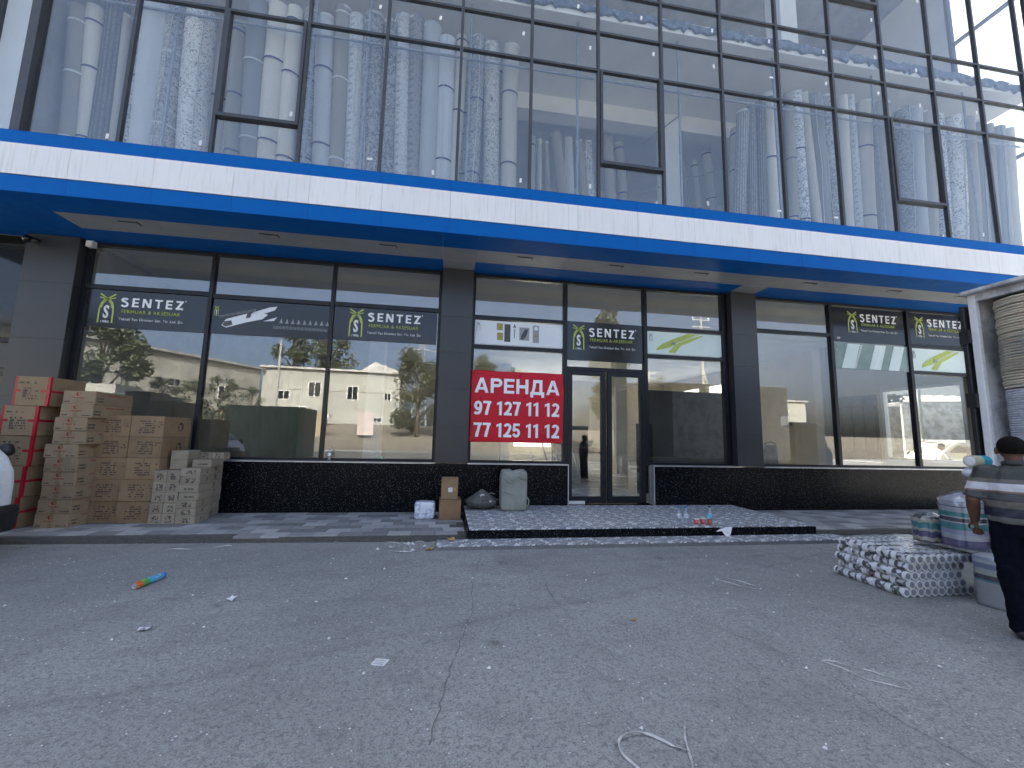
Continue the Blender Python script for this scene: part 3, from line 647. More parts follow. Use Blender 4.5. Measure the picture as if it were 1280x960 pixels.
def arch_logo(par, x0, x1, z0, z1, y, lime='ink_lime'):
    w, h = x1-x0, z1-z0; cx = (x0+x1)/2
    def strip(pts, wd, name, m_):
        b_ = MB(); L = []; Rr = []
        for i, p in enumerate(pts):
            a = Vector(pts[max(i-1, 0)]); c_ = Vector(pts[min(i+1, len(pts)-1)]); t = (c_-a).normalized(); n_ = Vector((-t.y, t.x))*wd/2
            L.append((p[0]+n_.x, p[1]+n_.y)); Rr.append((p[0]-n_.x, p[1]-n_.y))
        for i in range(len(pts)-1): b_.prism([L[i], L[i+1], Rr[i+1], Rr[i]], y-.004, y)
        return b_.build(name, mt[m_], par)
    for s_ in (-1, 1):
        out = [(cx+s_*w*.5*.88, z0), (cx+s_*w*.5*.86, z0+h*.45)] + [(cx+s_*w*(.43*math.cos(t)-.02*t), z0+h*(.45+.40*math.sin(t)*.9)) for t in (.3, .6, .9, 1.15)] + [(cx-s_*w*.12, z0+h*.86), (cx-s_*w*.48, z0+h*.98)]
        strip(out, w*.10, 'logo_arch', lime)
        inn = [(cx+s_*w*.34, z0+h*.50), (cx+s_*w*.24, z0+h*.66), (cx+s_*w*.05, z0+h*.76), (cx-s_*w*.2, z0+h*.82), (cx-s_*w*.5, z0+h*.86)]
        strip(inn, w*.07, 'logo_arch', lime)
    fit_text('logo_letter', 'S', cx-w*.17, cx+w*.17, z0+h*.15, z0+h*.60, y, mt['ink_white'], par, .035)
    fit_text('logo_year', '1986', cx-w*.25, cx+w*.25, z0+h*.005, z0+h*.085, y, mt['ink_white'], par, .0)
def name_sign(x0, x1, z0, z1, lx, sx, zlogo, zs, zf, zt, y=8.786):
    p_ = film('sign_band', 'vinyl_dark', x0, x1, z0, z1, y)
    yy = y-.003
    arch_logo(p_, lx[0], lx[1], zlogo[0], zlogo[1], yy)
    glyphs('SENTEZ', sx[0], sx[1]-.03, zs[0], zs[1], yy, mt['ink_white'], p_, .036, .42, .002, wr={'S': .95, 'N': 1.06, 'E': .82, 'T': .95, 'Z': .92})
    fit_text('lettering', '\u2019', sx[1]-.005, sx[1]+.015, zs[1]-.02, zs[1]+.015, yy, mt['ink_white'], p_)
    fit_text('lettering', 'FERMUAR & AKSESUAR', sx[0]+.03, sx[1]-.07, zf[0], zf[1], yy, mt['ink_lime'], p_, .006, 1.1)
    fit_text('lettering', 'Tekstil Yan \u00dcr\u00fcnleri San. Tic. Ltd. \u015eti.', sx[0], sx[1]-.0, zt[0]-.018, zt[1], yy, mt['ink_white'], p_, .004, 1.05)
    return p_
name_sign(-6.80, -4.74, 3.46, 4.19, (-6.60, -6.33), (-6.24, -5.13), (3.55, 4.125), (3.885, 4.06), (3.755, 3.825), (3.62, 3.675))
name_sign(-2.36, -.28, 3.48, 4.17, (-2.065, -1.79), (-1.70, -.60), (3.555, 4.15), (3.90, 4.08), (3.77, 3.84), (3.635, 3.69))
name_sign(2.59, 4.38, 3.30, 4.19, (2.715, 2.985), (3.09, 4.20), (3.545, 4.12), (3.865, 4.06), (3.75, 3.82), (3.60, 3.655))
name_sign(9.43, 11.61, 4.13, 5.02, (9.89, 10.165), (10.26, 11.36), (4.38, 4.935), (4.68, 4.88), (4.57, 4.64), (4.43, 4.485))
name_sign(11.71, 13.54, 4.20, 5.02, (11.92, 12.18), (12.30, 13.46), (4.385, 4.93), (4.685, 4.885), (4.57, 4.645), (4.43, 4.485))
fit_text('lettering', 'EP', 9.55, 9.64, 4.19, 4.24, 8.783, mt['ink_white'], shop)
# rails drawn on the film edges of the wide signs
def zipper_ribbon(p_, x0, x1, z0, z1, y):
    w, h = x1-x0, z1-z0
    def P(u, v): return (x0+u*w, z0+v*h)
    MB().prism([P(.08, .12), P(.34, .30), P(.60, .62), P(.92, .98), P(.70, .99), P(.42, .72), P(.20, .45), P(.10, .26)], y-.004, y).build('zip_tape', mt['ink_lime'], p_)
    MB().prism([P(.30, .06), P(.44, .05), P(.56, .42), P(.70, .56), P(.98, .90), P(.99, .97), P(.62, .66), P(.47, .47)], y-.0085, y-.0045).build('zip_tape', mt['ink_lime'], p_)
    b_ = MB()
    for i in range(14):
        t = i/13; u = .40+.45*t; v = .42+.5*t; b_.prism([P(u-.008, v-.03), P(u+.008, v-.03), P(u+.008, v+.03), P(u-.008, v+.03)], y-.012, y-.009)
    stuff(b_.build('zip_teeth', mt['ink_white'], p_))
    MB().prism([P(.36, .44), P(.43, .40), P(.46, .52), P(.39, .57)], y-.016, y-.0125).build('zip_slider', mt['ink_grey'], p_)
p_ = film('sign_band', 'vinyl_dark', -4.64, -2.46, 3.46, 4.16)         # zip close-up in greys
y_ = 8.783
MB().prism([(-4.45, 3.63), (-4.36, 3.59), (-4.0, 3.72), (-3.72, 3.80), (-3.62, 3.90), (-3.72, 3.93), (-4.0, 3.90), (-4.38, 3.76)], y_-.004, y_).build('zip_slider', mt['vinyl_white'], p_)
MB().prism([(-4.43, 3.635), (-4.37, 3.61), (-4.25, 3.655), (-4.28, 3.74), (-4.40, 3.71)], y_-.008, y_-.0045).build('zip_pull', mt['ink_dark'], p_)
MB().prism([(-4.02, 3.80), (-3.94, 3.82), (-3.92, 3.92), (-4.0, 3.91)], y_-.008, y_-.0045).build('zip_pull', mt['ink_dark'], p_)
MB().prism([(-3.92, 3.92), (-3.6, 4.05), (-3.46, 4.08), (-3.5, 4.0), (-3.66, 3.93)], y_-.004, y_).build('zip_slider', mt['vinyl_white'], p_)
MB().prism([(-3.7, 3.76), (-3.5, 3.78), (-3.44, 3.86), (-3.6, 3.80)], y_-.004, y_).build('zip_slider', mt['vinyl_white'], p_)
b_ = MB()
for i in range(9): b_.prism([(-3.40+i*.11, 3.74), (-3.33+i*.11, 3.74), (-3.345+i*.11, 3.79), (-3.365+i*.11, 3.84), (-3.385+i*.11, 3.78)], y_-.004, y_)
for i in range(40): b_.box(-3.5+i*.026, -3.49+i*.026, y_-.004, y_, 3.62, 3.68)
for i in range(30): b_.box(-4.5+i*.022, -4.492+i*.022, y_-.004, y_, 3.78+i*.006, 3.83+i*.006)
stuff(b_.build('zip_teeth', mt['ink_grey'], p_))
arch_logo(p_, -4.60, -4.52, 3.82, 4.02, y_)
p_ = film('sign_band', 'vinyl_white', .54, 2.48, 3.56, 4.08)           # accessories on white
arch_logo(p_, .56, .64, 3.84, 4.04, y_, 'ink_grey')
for (a, b, c_, d_, m_) in ((1.00, 1.13, 3.88, 4.03, 'ink_ochre'), (1.01, 1.14, 3.66, 3.82, 'ink_ochre'), (1.17, 1.30, 3.63, 4.02, 'ink_dark'), (1.385, 1.40, 3.72, 3.93, 'ink_dark'), (1.50, 1.72, 3.68, 3.97, 'ink_grey'), (1.80, 1.94, 3.64, 4.03, 'ink_grey')):
    MB().box(a, b, y_-.004, y_, c_, d_).build('printed_item', mt[m_], p_, loc=((a+b)/2, y_, c_))
MB().prism([(1.52, 3.70), (1.60, 3.70), (1.66, 3.80), (1.70, 3.94), (1.62, 3.92), (1.56, 3.82)], y_-.008, y_-.0045).build('printed_item', mt['ink_dark'], p_)
MB().lathe([(.0, 0), (.045, 0), (.045, .003), (0, .003)], (0, 0, 0), 14).build('printed_item', mt['vinyl_white'], p_, loc=(1.87, y_-.0045, 3.96), local=True).rotation_euler = (R(90), 0, 0)
MB().lathe([(.0, 0), (.035, 0), (.035, .003), (0, .003)], (0, 0, 0), 14).build('printed_item', mt['ink_ochre'], p_, loc=(1.87, y_-.0045, 3.8), local=True).rotation_euler = (R(90), 0, 0)
MB().prism([(1.36, 3.95), (1.393, 4.04), (1.425, 3.95), (1.40, 3.95), (1.393, 3.99), (1.385, 3.95)], y_-.004, y_).build('printed_item', mt['ink_dark'], p_)
p_ = film('sign_band', 'vinyl_mint', 4.49, 6.36, 3.56, 4.08); zipper_ribbon(p_, 4.6, 5.9, 3.57, 4.07, y_); arch_logo(p_, 4.54, 4.62, 3.84, 4.03, y_, 'ink_grey')
p_ = film('sign_band', 'vinyl_mint', 11.71, 13.54, 3.50, 4.08); zipper_ribbon(p_, 11.9, 13.2, 3.51, 4.07, y_); arch_logo(p_, 11.76, 11.84, 3.82, 4.02, y_, 'ink_grey')
p_ = film('sign_band', 'vinyl_sage', 9.43, 11.61, 3.45, 4.10); arch_logo(p_, 9.48, 9.56, 3.84, 4.04, y_, 'ink_grey')
for i, (a, b) in enumerate(((9.62, 9.98), (10.42, 10.75), (10.98, 11.3))):
    MB().prism([(a, 3.46), (b, 3.46), (b+.22, 4.09), (a+.22, 4.09)], y_-.004, y_).build('zip_tape', mt['vinyl_mint'], p_)
b_ = MB()
for sx_ in (9.98, 10.56, 11.2):
    for i in range(15): b_.box(sx_+i*.016, sx_+.05+i*.016, y_-.009, y_-.0045, 3.47+i*.041, 3.49+i*.041)
stuff(b_.build('zip_teeth', mt['ink_white'], p_))
# ------------------------------------------------------------------ rent banner
def bwr(X, Z):
    v = Vector((X*1.6, Z*1.6, 0.0))
    d = .007*(mnoise.noise(v*1.3)+.6*abs(mnoise.noise(v*3.1+Vector((7, 2, 0)))))
    for cx_, cz_ in ((.47, 2.97), (2.48, 2.97), (.47, 1.46), (2.48, 1.46)):
        dx, dz = X-cx_, Z-cz_; r_ = math.hypot(dx, dz)
        d += .006*math.exp(-r_*1.6)*math.sin(math.atan2(dz, dx)*11)
    return d
BX0, BX1, BZ0, BZ1 = .47, 2.485, 1.465, 2.965
mt['banner'] = pmat('red_banner', (0.60, 0.002, 0.022), (0.55, 0.002, 0.02), 2.0, 0.30, spec=0.3)
banner = thing('rent_banner', 'red vinyl banner with white rental notice and two phone numbers', 'banner', ((BX0+BX1)/2, 8.715, BZ0))
N_ = 60; vs = []; fs = []
for j in range(N_+1):
    for i in range(N_+1):
        u, v = i/N_, j/N_; X = BX0+u*(BX1-BX0); Z = BZ0+v*(BZ1-BZ0)
        edge = .012*math.sin(v*math.pi)*(1-2*u)*0+.01*math.sin(u*math.pi*3+1)*(v-.5)*.4
        vs.append((X+.012*math.sin(v*7)*(.5-u), 8.715+bwr(X, Z), Z+edge))
for j in range(N_):
    for i in range(N_): fs.append((j*(N_+1)+i, j*(N_+1)+i+1, (j+1)*(N_+1)+i+1, (j+1)*(N_+1)+i))
b_ = MB(); b_.add(vs, fs); sh = b_.build('banner_sheet', mt['banner'], banner, smooth=True)
md = sh.modifiers.new('thick', 'SOLIDIFY'); md.thickness = .0015; md.offset = 1
W_, H_ = BX1-BX0, BZ1-BZ0
def bt(body, u0, u1, v0, v1, t, gap=.22, wr=None):
    glyphs(body, BX0+u0*W_, BX0+u1*W_, BZ1-v1*H_, BZ1-v0*H_, 8.704, mt['ink_white'], banner, t, gap, .0015, bwr, 'letter', wr)
bt('\u0410\u0420\u0415\u041d\u0414\u0410', .045, .955, .105, .315, .066, .16, {'\u0410': 1.12, '\u0420': .92, '\u0415': .86, '\u041d': 1.0, '\u0414': 1.18})
NW = {'1': .80, ' ': .42}
bt('97 127 11 12', .045, .955, .43, .625, .056, .13, NW); bt('77 125 11 12', .045, .955, .735, .93, .056, .13, NW)
for u, v in ((.02, .99), (.98, .98), (.27, .005), (.77, .005), (.01, .02), (.985, .02)):
    X, Z = BX0+u*(BX1-BX0), BZ0+v*(BZ1-BZ0)
    b_ = MB(); b_.tube([(X, 8.712, Z), (X+(.03 if u > .5 else -.03)*(abs(u-.5) > .4), 8.74, Z+(-.04 if v < .5 else .03))], .005, 6); b_.build('tie_string', mt['cord'], banner)

# ------------------------------------------------------------------ cartons
INK = (0.06, 0.05, 0.045); INKR = (0.30, 0.03, 0.03)
def carton_mat(name, base, w, h, d, style):
    """kraft board with flat print; x 0..w front, y 0..d side, z 0..h"""
    k = NM(name); v = k.offset(); x, y, z = k.xyz()
    c = k.mix(k.ramp(k.noise(5, 4, 0.6, v), 0.35, 0.65), base, tuple(q*.86 for q in base))
    c = k.mix(k.m('MULTIPLY', k.ramp(k.noise(1.0, 2, 0.5, k.comb(0.0, 0.0, k.m('MULTIPLY', z, 180.0))), 0.45, 0.6), 0.08), c, tuple(q*.6 for q in base))
    c = k.scale(c, k.m('MULTIPLY_ADD', k.rand(), .22, .90))
    front = k.m('LESS_THAN', y, .004); side = k.m('GREATER_THAN', x, w-.004)
    def region(mask, cc): return k.mix(mask, c, cc)
    if style == 'brown':
        f = add_print(k, c, INK, w*.26, w*.74, h*.18, h*.82, 6, 34, 1.3)
        f = add_print(k, f, INK, w*.80, w*.96, h*.45, h*.8, 3, 30, 5.3, thr=.55)
        c = region(front, f)
        rr = k.m('SQRT', k.m('ADD', k.m('POWER', k.m('SUBTRACT', y, d*.62), 2.0), k.m('POWER', k.m('SUBTRACT', z, h*.5), 2.0)))
        dot = k.m('MULTIPLY', k.m('LESS_THAN', rr, h*.20), k.m('GREATER_THAN', k.noise(26, 2, .5), .52))
        ring = k.m('LESS_THAN', k.m('ABSOLUTE', k.m('SUBTRACT', rr, h*.20)), h*.018)
        c = k.mix(k.m('MULTIPLY', side, k.m('MAXIMUM', dot, ring)), c, INK)
    elif style == 'flat':
        f = add_print(k, c, INK, w*.06, w*.22, h*.12, h*.30, 1, 90, 2.0, thr=.42)
        f = add_print(k, f, INK, w*.66, w*.95, h*.12, h*.26, 1, 60, 3.0, thr=.45)
        f = add_print(k, f, INKR, w*.28, w*.66, h*.44, h*.60, 1, 60, 6.0, thr=.46)
        rr = k.m('SQRT', k.m('ADD', k.m('POWER', k.m('SUBTRACT', x, w*.46), 2.0), k.m('POWER', k.m('SUBTRACT', z, h*.76), 2.0)))
        f = k.mix(k.m('LESS_THAN', rr, h*.15), f, INKR)
        tp = k.m('LESS_THAN', k.m('ABSOLUTE', k.m('SUBTRACT', x, w*.46)), w*.055)
        f = k.mix(k.m('MULTIPLY', k.m('MULTIPLY', tp, k.m('LESS_THAN', z, h*.5)), .35), f, (0.16, 0.11, 0.07))
        c = region(front, f)
        s_ = add_print(k, c, INK, d*.04, d*.20, h*.18, h*.62, 2, 60, 4.0, 1, .44)
        s_ = add_print(k, s_, INKR, d*.30, d*.80, h*.72, h*.88, 1, 50, 8.0, 1, .44)
        c = k.mix(side, c, s_)
    elif style == 'red':
        f = add_print(k, c, INK, w*.24, w*.70, h*.22, h*.66, 5, 48, 2.0, thr=.5)
        f = add_print(k, f, INK, w*.10, w*.60, h*.76, h*.86, 1, 20, 5.0, thr=.5)
        f = k.mix(k.m('MULTIPLY', k.m('MULTIPLY', k.m('LESS_THAN', k.m('ABSOLUTE', k.m('SUBTRACT', x, w*.30)), w*.05), k.m('LESS_THAN', k.m('ABSOLUTE', k.m('SUBTRACT', z, h*.42)), h*.14)), .6), f, INK)
        c = region(front, f)
    elif style == 'small':
        blot = k.m('MULTIPLY', k.m('MULTIPLY', k.m('LESS_THAN', k.m('ABSOLUTE', k.m('SUBTRACT', x, w*.52)), w*.25), k.m('LESS_THAN', k.m('ABSOLUTE', k.m('SUBTRACT', z, h*.45)), h*.32)), k.m('GREATER_THAN', k.noise(38, 2, .6, v), .50))
        c = region(front, k.mix(k.m('MULTIPLY', blot, .8), c, INK))
        b2 = k.m('MULTIPLY', k.m('MULTIPLY', k.m('LESS_THAN', k.m('ABSOLUTE', k.m('SUBTRACT', y, d*.5)), d*.10), k.m('LESS_THAN', k.m('ABSOLUTE', k.m('SUBTRACT', z, h*.5)), h*.28)), k.m('GREATER_THAN', k.noise(38, 2, .6, v), .5))
        c = k.mix(k.m('MULTIPLY', k.m('MULTIPLY', b2, side), .7), c, INK)
    elif style == 'word':
        f = add_print(k, c, INK, w*.25, w*.78, h*.30, h*.66, 1, 55, 2.2, thr=.44)
        c = region(front, f)
    k.set(c, 0.85, spec=0.2); k.bump(k.noise(60, 3, 0.6, v), 0.12, 0.004)
    return k.mat
def carton(name, label, cat, group, m_, x, y, z, w, d, h, rz=0.0, tape=None, tm_=None, sag=.004):
    """closed carton: body and flaps with a taped seam; origin = front-left-bottom corner"""
    t = thing(name, label, cat, (x, y, z), rz, group)
    b_ = MB(); b_.box(0, w, 0, d, 0, h-.006); o = inst('body', b_.mesh('body', m_), t); md = o.modifiers.new('b', 'BEVEL'); md.width = .006; md.segments = 1
    f_ = MB(); f_.box(.003, w-.003, .002, d/2-.0025, h-.006, h); f_.box(.003, w-.003, d/2+.0025, d-.002, h-.006, h)
    inst('flap', f_.mesh('flap', m_), t)
    if tape:
        q = MB(); tw = .05
        if tape == 'seam':
            q.box(-.001, w+.001, d/2-.025, d/2+.025, h+.0005, h+.0015)
            inst('tape', q.mesh('tape', tm_), t)
        if tape == 'front':
            inst('tape', MB().box(w/2-.022, w/2+.022, -.0016, -.0004, h-.07, h+.001).mesh('tape', tm_), t); inst('tape', MB().box(w/2-.022, w/2+.022, -.0016, -.0004, 0, .05).mesh('tape', tm_), t)
        if tape == 'red':
            for bb in ((-.002, .026, -.0022, -.0006, 0, h), (w-.04, w+.002, -.0022, -.0006, 0, h), (w+.0006, w+.0022, -.0022, .03, 0, h),
                       (.027, .09, -.0022, -.0006, h*.47, h*.55), (w-.12, w-.041, -.0022, -.0006, h*.47, h*.55), (w+.0006, w+.0022, .031, d, h*.47, h*.55), (w+.0006, w+.0022, d-.02, d+.001, 0, h*.46)):
                q2 = MB(); q2.box(*bb); inst('tape', q2.mesh('tape', tm_), t)
    return t
KRAFT = (0.29, 0.20, 0.118); KRAFT2 = (0.35, 0.26, 0.165); KRAFT3 = (0.33, 0.235, 0.14); GREYB = (0.335, 0.285, 0.215)
mt['clear_tape'] = pmat('parcel_tape', (0.30, 0.20, 0.11), (0.24, 0.16, 0.09), 20, 0.25)
jit = lambda a: rnd.uniform(-a, a)
POS5 = ['bottom', 'second from the ground', 'middle', 'second from the top', 'topmost']
cm = carton_mat('kraft_board_red_taped', KRAFT3, .47, .45, .62, 'red')
for i in range(5):
    carton('taped_carton', f'red-taped kraft carton, {POS5[i]} in the stack by the white car', 'carton', 'large cartons with red tape', cm,
           -6.68+(.16 if i == 4 else .02*i)+jit(.01), 7.40+jit(.01), .08+.452*i, .47, .62, .45, jit(.02), 'red', mt['red_tape'])
cm = carton_mat('kraft_board_flat', KRAFT2, .44, .206, .80, 'flat')
CNT = ['bottom', 'second from the bottom', 'third from the bottom', 'fourth from the bottom', 'fifth from the bottom', 'fifth from the top', 'fourth from the top', 'third from the top', 'second from the top', 'topmost']
offx = [0, .01, .02, .015, .015, -.02, .06, .055, .10, .115]
qm = MB()
for i in range(10):
    t = carton('flat_carton', f'flat kraft carton with red emblem, {CNT[i]} in the ten-high stack', 'carton', 'flat cartons with red emblem', cm,
               -5.985+offx[i]+jit(.004), 7.41+jit(.012), .08+.2065*i, .44, .80, .206, jit(.02), 'front', mt['clear_tape'])
cm = carton_mat('kraft_board_brown', KRAFT, .484, .342, .74, 'brown')
for j in range(2):
    for i in range(5):
        carton('brown_carton', f'brown printed carton, {POS5[i]} of the {"left" if j == 0 else "right"} column of two', 'carton', 'brown cartons with black print', cm,
               -5.585+.49*j+jit(.008)-(.03 if (i < 2 and j == 1) else 0), 7.73+jit(.008)-(.03 if (i < 2 and j == 1) else 0), .08+.3425*i, .484, .74, .342, jit(.01), 'front', mt['clear_tape'])
cs = carton_mat('grey_board_small', GREYB, .19, .166, .26, 'small'); cw = carton_mat('grey_board_word', GREYB, .29, .124, .40, 'word'); cp = carton_mat('grey_board_middle', GREYB, .29, .124, .40, 'small')
for i in range(5):
    for j in range(2):
        carton('small_carton', f'small blotted grey carton, {POS5[i]} of the {"left" if j == 0 else "right"} file', 'carton', 'small grey cartons',
               cs, -4.60+.193*j+jit(.003)-.01*(i in (0, 1)), 7.62+jit(.006), .08+.1668*i, .19, .26, .166, jit(.01), None)
for i in range(2):
    carton('small_carton', f'plain grey carton, {"lower" if i == 0 else "upper"} of the pair by the brown cartons', 'carton', 'small grey cartons', pmat('plain_grey_board', GREYB, None, 5, .85) if i == 0 else bpy.data.materials['plain_grey_board'],
           -4.55, 7.90, .914+.158*i, .26, .36, .157, jit(.01), None)
for i in range(2): pass
POS7 = ['bottom', 'second from the bottom', 'third from the bottom', 'middle', 'third from the top', 'second from the top', 'topmost']
for i in range(7):
    carton('small_carton', f'flat grey carton, {POS7[i]} of the seven-high front stack', 'carton', 'flat grey cartons', cw if i in (3, 4) else cp,
           -4.215+jit(.008)+.01*(i > 2), 7.60+jit(.008), .08+.1252*i, .29, .40, .1245, jit(.015), None)
    carton('small_carton', f'flat grey carton, {POS7[i]} of the rear stack touching granite', 'carton', 'flat grey cartons', cp,
           -4.30+jit(.006), 8.06+jit(.006), .08+.1252*i, .29, .44, .1245, jit(.01), None)
carton('small_carton', 'single grey carton lying across the top of the flat carton stacks', 'carton', 'flat grey cartons', cw, -4.19, 7.86, .9575, .29, .42, .124, R(2), None)
for i in range(3):
    carton('small_carton', f'small grey carton at the back below the window, {["leftmost","middle","rightmost"][i]} of three', 'carton', 'small grey cartons', cs, -4.52+.20*i, 8.29, .08+.98, .19, .25, .118, 0, None)
for i in range(3): pass
# hidden column that carries those three
carton('small_carton', 'grey carton under the three back cartons below the window', 'carton', 'small grey cartons', bpy.data.materials['plain_grey_board'], -4.5, 8.32, .08, .25, .24, .976, 0, None)
carton('small_carton', 'grey carton under the plain pair behind the double stack', 'carton', 'small grey cartons', bpy.data.materials['plain_grey_board'], -4.5, 7.935, .08, .27, .37, .832, 0, None)

# two cartons, white parcel, tarp bundle and grey sack by the step
cm1 = carton_mat('kraft_board_old', (0.27, 0.17, 0.095), .38, .36, .40, 'plain'); cm2 = carton_mat('kraft_board_label', (0.32, 0.22, 0.125), .30, .37, .30, 'plain')
carton('brown_carton', 'scuffed brown carton on the pavers carrying a smaller carton', 'carton', 'cartons beside the step', cm1, -.06, 7.76, .08, .385, .42, .355, R(1), 'seam', mt['clear_tape'])
t = carton('brown_carton', 'smaller brown carton with white label on top of the scuffed one', 'carton', 'cartons beside the step', cm2, -.04, 7.80, .4365, .30, .30, .375, R(-2), 'front', mt['clear_tape'])
inst('label', MB().box(.125, .205, -.003, -.0018, .13, .21).mesh('label', mt['paper']), t); inst('label', MB().box(.235, .265, -.003, -.0018, .15, .21).mesh('label', pmat('orange_sticker', (0.55, 0.25, 0.05), None, 9)), t)
def lump(name, verts_fn, m_, parent, nu=28, nv=16):
    """closed surface from a spherical parametrisation"""
    b_ = MB(); vs = []
    for j in range(nv+1):
        for i in range(nu):
            vs.append(verts_fn(2*math.pi*i/nu, math.pi*(j/nv-.5)))
    fs = [(j*nu+i, j*nu+(i+1)%nu, (j+1)*nu+(i+1)%nu, (j+1)*nu+i) for j in range(nv) for i in range(nu)]
    b_.add(vs, fs); return b_.build(name, m_, parent, smooth=True)
def supe(c, e): return math.copysign(abs(c)**e, c)
k = NM('white_printed_film'); k.set(k.mix(k.ramp(k.noise(14, 3, .6, None, 1.0), .5, .58), (0.72, 0.75, 0.82), (0.38, 0.44, 0.62)), .3); k.bump(k.noise(18, 3, .6), .5, .02); mt['parcel'] = k.mat
t = thing('white_parcel', 'white film-wrapped parcel on the pavers left of the brown cartons', 'parcel', (-.32, 7.98, .08))
def pv(a, p): 
    x, y, z = .18*supe(math.cos(a)*math.cos(p), .25), .14*supe(math.sin(a)*math.cos(p), .25), .15*supe(math.sin(p), .25)
    n_ = mnoise.noise(Vector((x, y, z))*14)*.012; return (-.32+x*(1+n_*3), 7.98+y, .23+z*1.0+n_*.6)
lump('wrapping', pv, mt['parcel'], t, 40, 24)
k = NM('grey_tarp'); k.set(k.mix(k.ramp(k.noise(3, 4, .6), .35, .65), (0.155, 0.155, 0.14), (0.10, 0.10, 0.092)), .42); k.bump(k.noise(5, 4, .6, None, 1.2), .6, .04); mt['tarp'] = k.mat
t = thing('tarp_bundle', 'grey tarpaulin bundle tied on top, slumped against the granite', 'bundle', (.74, 8.22, .2))
def tv(a, p):
    q = (p/math.pi+.5); r_ = math.sin(max(q, .02)*math.pi)**.55 if q < .5 else (1-(q-.5)/.5*.92)
    if q < .06: r_ = q/.06*.6
    fold = 1+.07*math.sin(a*9+q*3)*q*1.2+.04*mnoise.noise(Vector((math.cos(a)*2, math.sin(a)*2, q*4)))
    return (.74+.33*r_*fold*math.cos(a), 8.22+.24*r_*fold*math.sin(a), .205+.36*(q**1.25)+.02*mnoise.noise(Vector((a, q*5, 3))))
lump('sheet', tv, mt['tarp'], t, 56, 26)
b_ = MB(); b_.tube([(.66, 8.02, .46), (.70, 7.99, .50), (.75, 8.0, .51), (.80, 8.03, .49), (.90, 8.03, .52), (.97, 8.04, .50)], .012, 7); b_.tube([(.70, 7.995, .49), (.71, 7.97, .42), (.69, 7.965, .36)], .014, 7); b_.build('tie_knot', mt['tarp'], t)
b_ = MB(); b_.tube([(.69, 7.985, .47), (.72, 7.975, .50), (.76, 7.985, .48)], .014, 6); b_.tube([(.87, 7.99, .38), (.885, 7.975, .36)], .016, 6); b_.build('plastic_scrap', mt['white'], t)
k = NM('grey_green_sackcloth'); k.set(k.mix(k.ramp(k.noise(4, 4, .6), .35, .65), (0.30, 0.31, 0.275), (0.235, 0.245, 0.215)), .85); k.bump(k.noise(7, 4, .6, None, .8), .45, .03); mt['sack'] = k.mat
t = thing('grey_sack', 'upright grey-green cloth bale standing on the tiled step by the granite', 'bale', (1.32, 8.06, .2))
def sv(a, p):
    q = p/math.pi+.5; x, y = supe(math.cos(a), .30), supe(math.sin(a), .30); w_ = math.cos(p)**.16 if abs(p) < 1.5 else .3
    n_ = mnoise.noise(Vector((x*2, y*2, q*3))); zz = .37*supe(math.sin(p), .22)
    top = .045*mnoise.noise(Vector((x*3.3, y*3.3, 9)))*(q > .7)
    return (1.32+.25*x*w_*(1+.03*n_), 8.06+.17*y*w_*(1+.03*n_), .575+zz+top+.01*n_)
lump('cloth', sv, mt['sack'], t, 64, 36)
b_ = MB(); b_.tube([(1.075, 7.875, .60), (1.17, 7.865, .55), (1.33, 7.87, .515)], .014, 7); b_.tube([(1.565, 7.93, .46), (1.60, 7.91, .40), (1.595, 7.91, .33), (1.57, 7.93, .29)], .012, 7); b_.tube([(1.12, 7.87, .83), (1.2, 7.86, .76), (1.28, 7.865, .72), (1.31, 7.87, .80)], .022, 7); b_.tube([(1.38, 7.87, .86), (1.46, 7.865, .81), (1.54, 7.875, .80)], .018, 7); b_.build('rope', mt['sack'], t)

# ------------------------------------------------------------------ bottles, cups, litter
mt['clear_plastic'] = glass('clear_bottle', 0.12, (0.86, 0.90, 0.93), 0.0)
mt['blue_label'] = pmat('blue_label', (0.02, 0.16, 0.55), (0.05, 0.3, 0.7), 40, 0.4); mt['sky_label'] = pmat('sky_label', (0.02, 0.42, 0.70), (0.35, 0.6, 0.75), 30, 0.4)
mt['orange_drink'] = pmat('orange_drink', (0.62, 0.11, 0.01), (0.5, 0.08, 0.01), 10, 0.2); mt['red_cup'] = pmat('red_print', (0.55, 0.01, 0.03), (0.6, 0.2, 0.2), 30, 0.5)
def bottle(label, x, y, z, h, r, wrap, cap, fill=None, group=None):
    t = thing('bottle', label, 'bottle', (x, y, z), 0, group)
    s_ = h/.25
    bm_ = lambda pr, m_, nm: inst(nm, MB().lathe(pr, (0, 0, 0), 14).mesh(nm, m_, True), t)
    bm_([(r*.8, .0), (r, .01*s_), (r, .06*s_), (r*.9, .075*s_), (r, .09*s_), (r, .155*s_), (r*.85, .18*s_), (r*.45, .21*s_), (r*.4, .232*s_)], mt['clear_plastic'], 'body')
    bm_([(r*.43, .2325*s_), (r*.45, .234*s_), (r*.45, .25*s_), (r*.4, .252*s_)], cap, 'cap')
    bm_([(r*1.012, .10*s_), (r*1.02, .101*s_), (r*1.02, .150*s_), (r*1.012, .151*s_)], wrap, 'label_wrap')
    if fill: bm_([(r*.7, .004*s_), (r*.93, .012*s_), (r*.93, .07*s_), (r*.7, .071*s_)], fill, 'drink')
    return t
bottle('clear water bottle with pale label, left one of two on the tiled step', 3.88, 6.60, .2, .30, .036, mt['parcel'], mt['blue_label'], None, 'water bottles on the step')
bottle('clear water bottle with pale label, right one of two on the tiled step', 4.00, 6.585, .2, .30, .036, mt['parcel'], mt['blue_label'], None, 'water bottles on the step')
bottle('orange drink bottle with sky blue label standing on the tiled step', 4.42, 6.575, .2, .31, .042, mt['sky_label'], mt['black'], mt['orange_drink'])
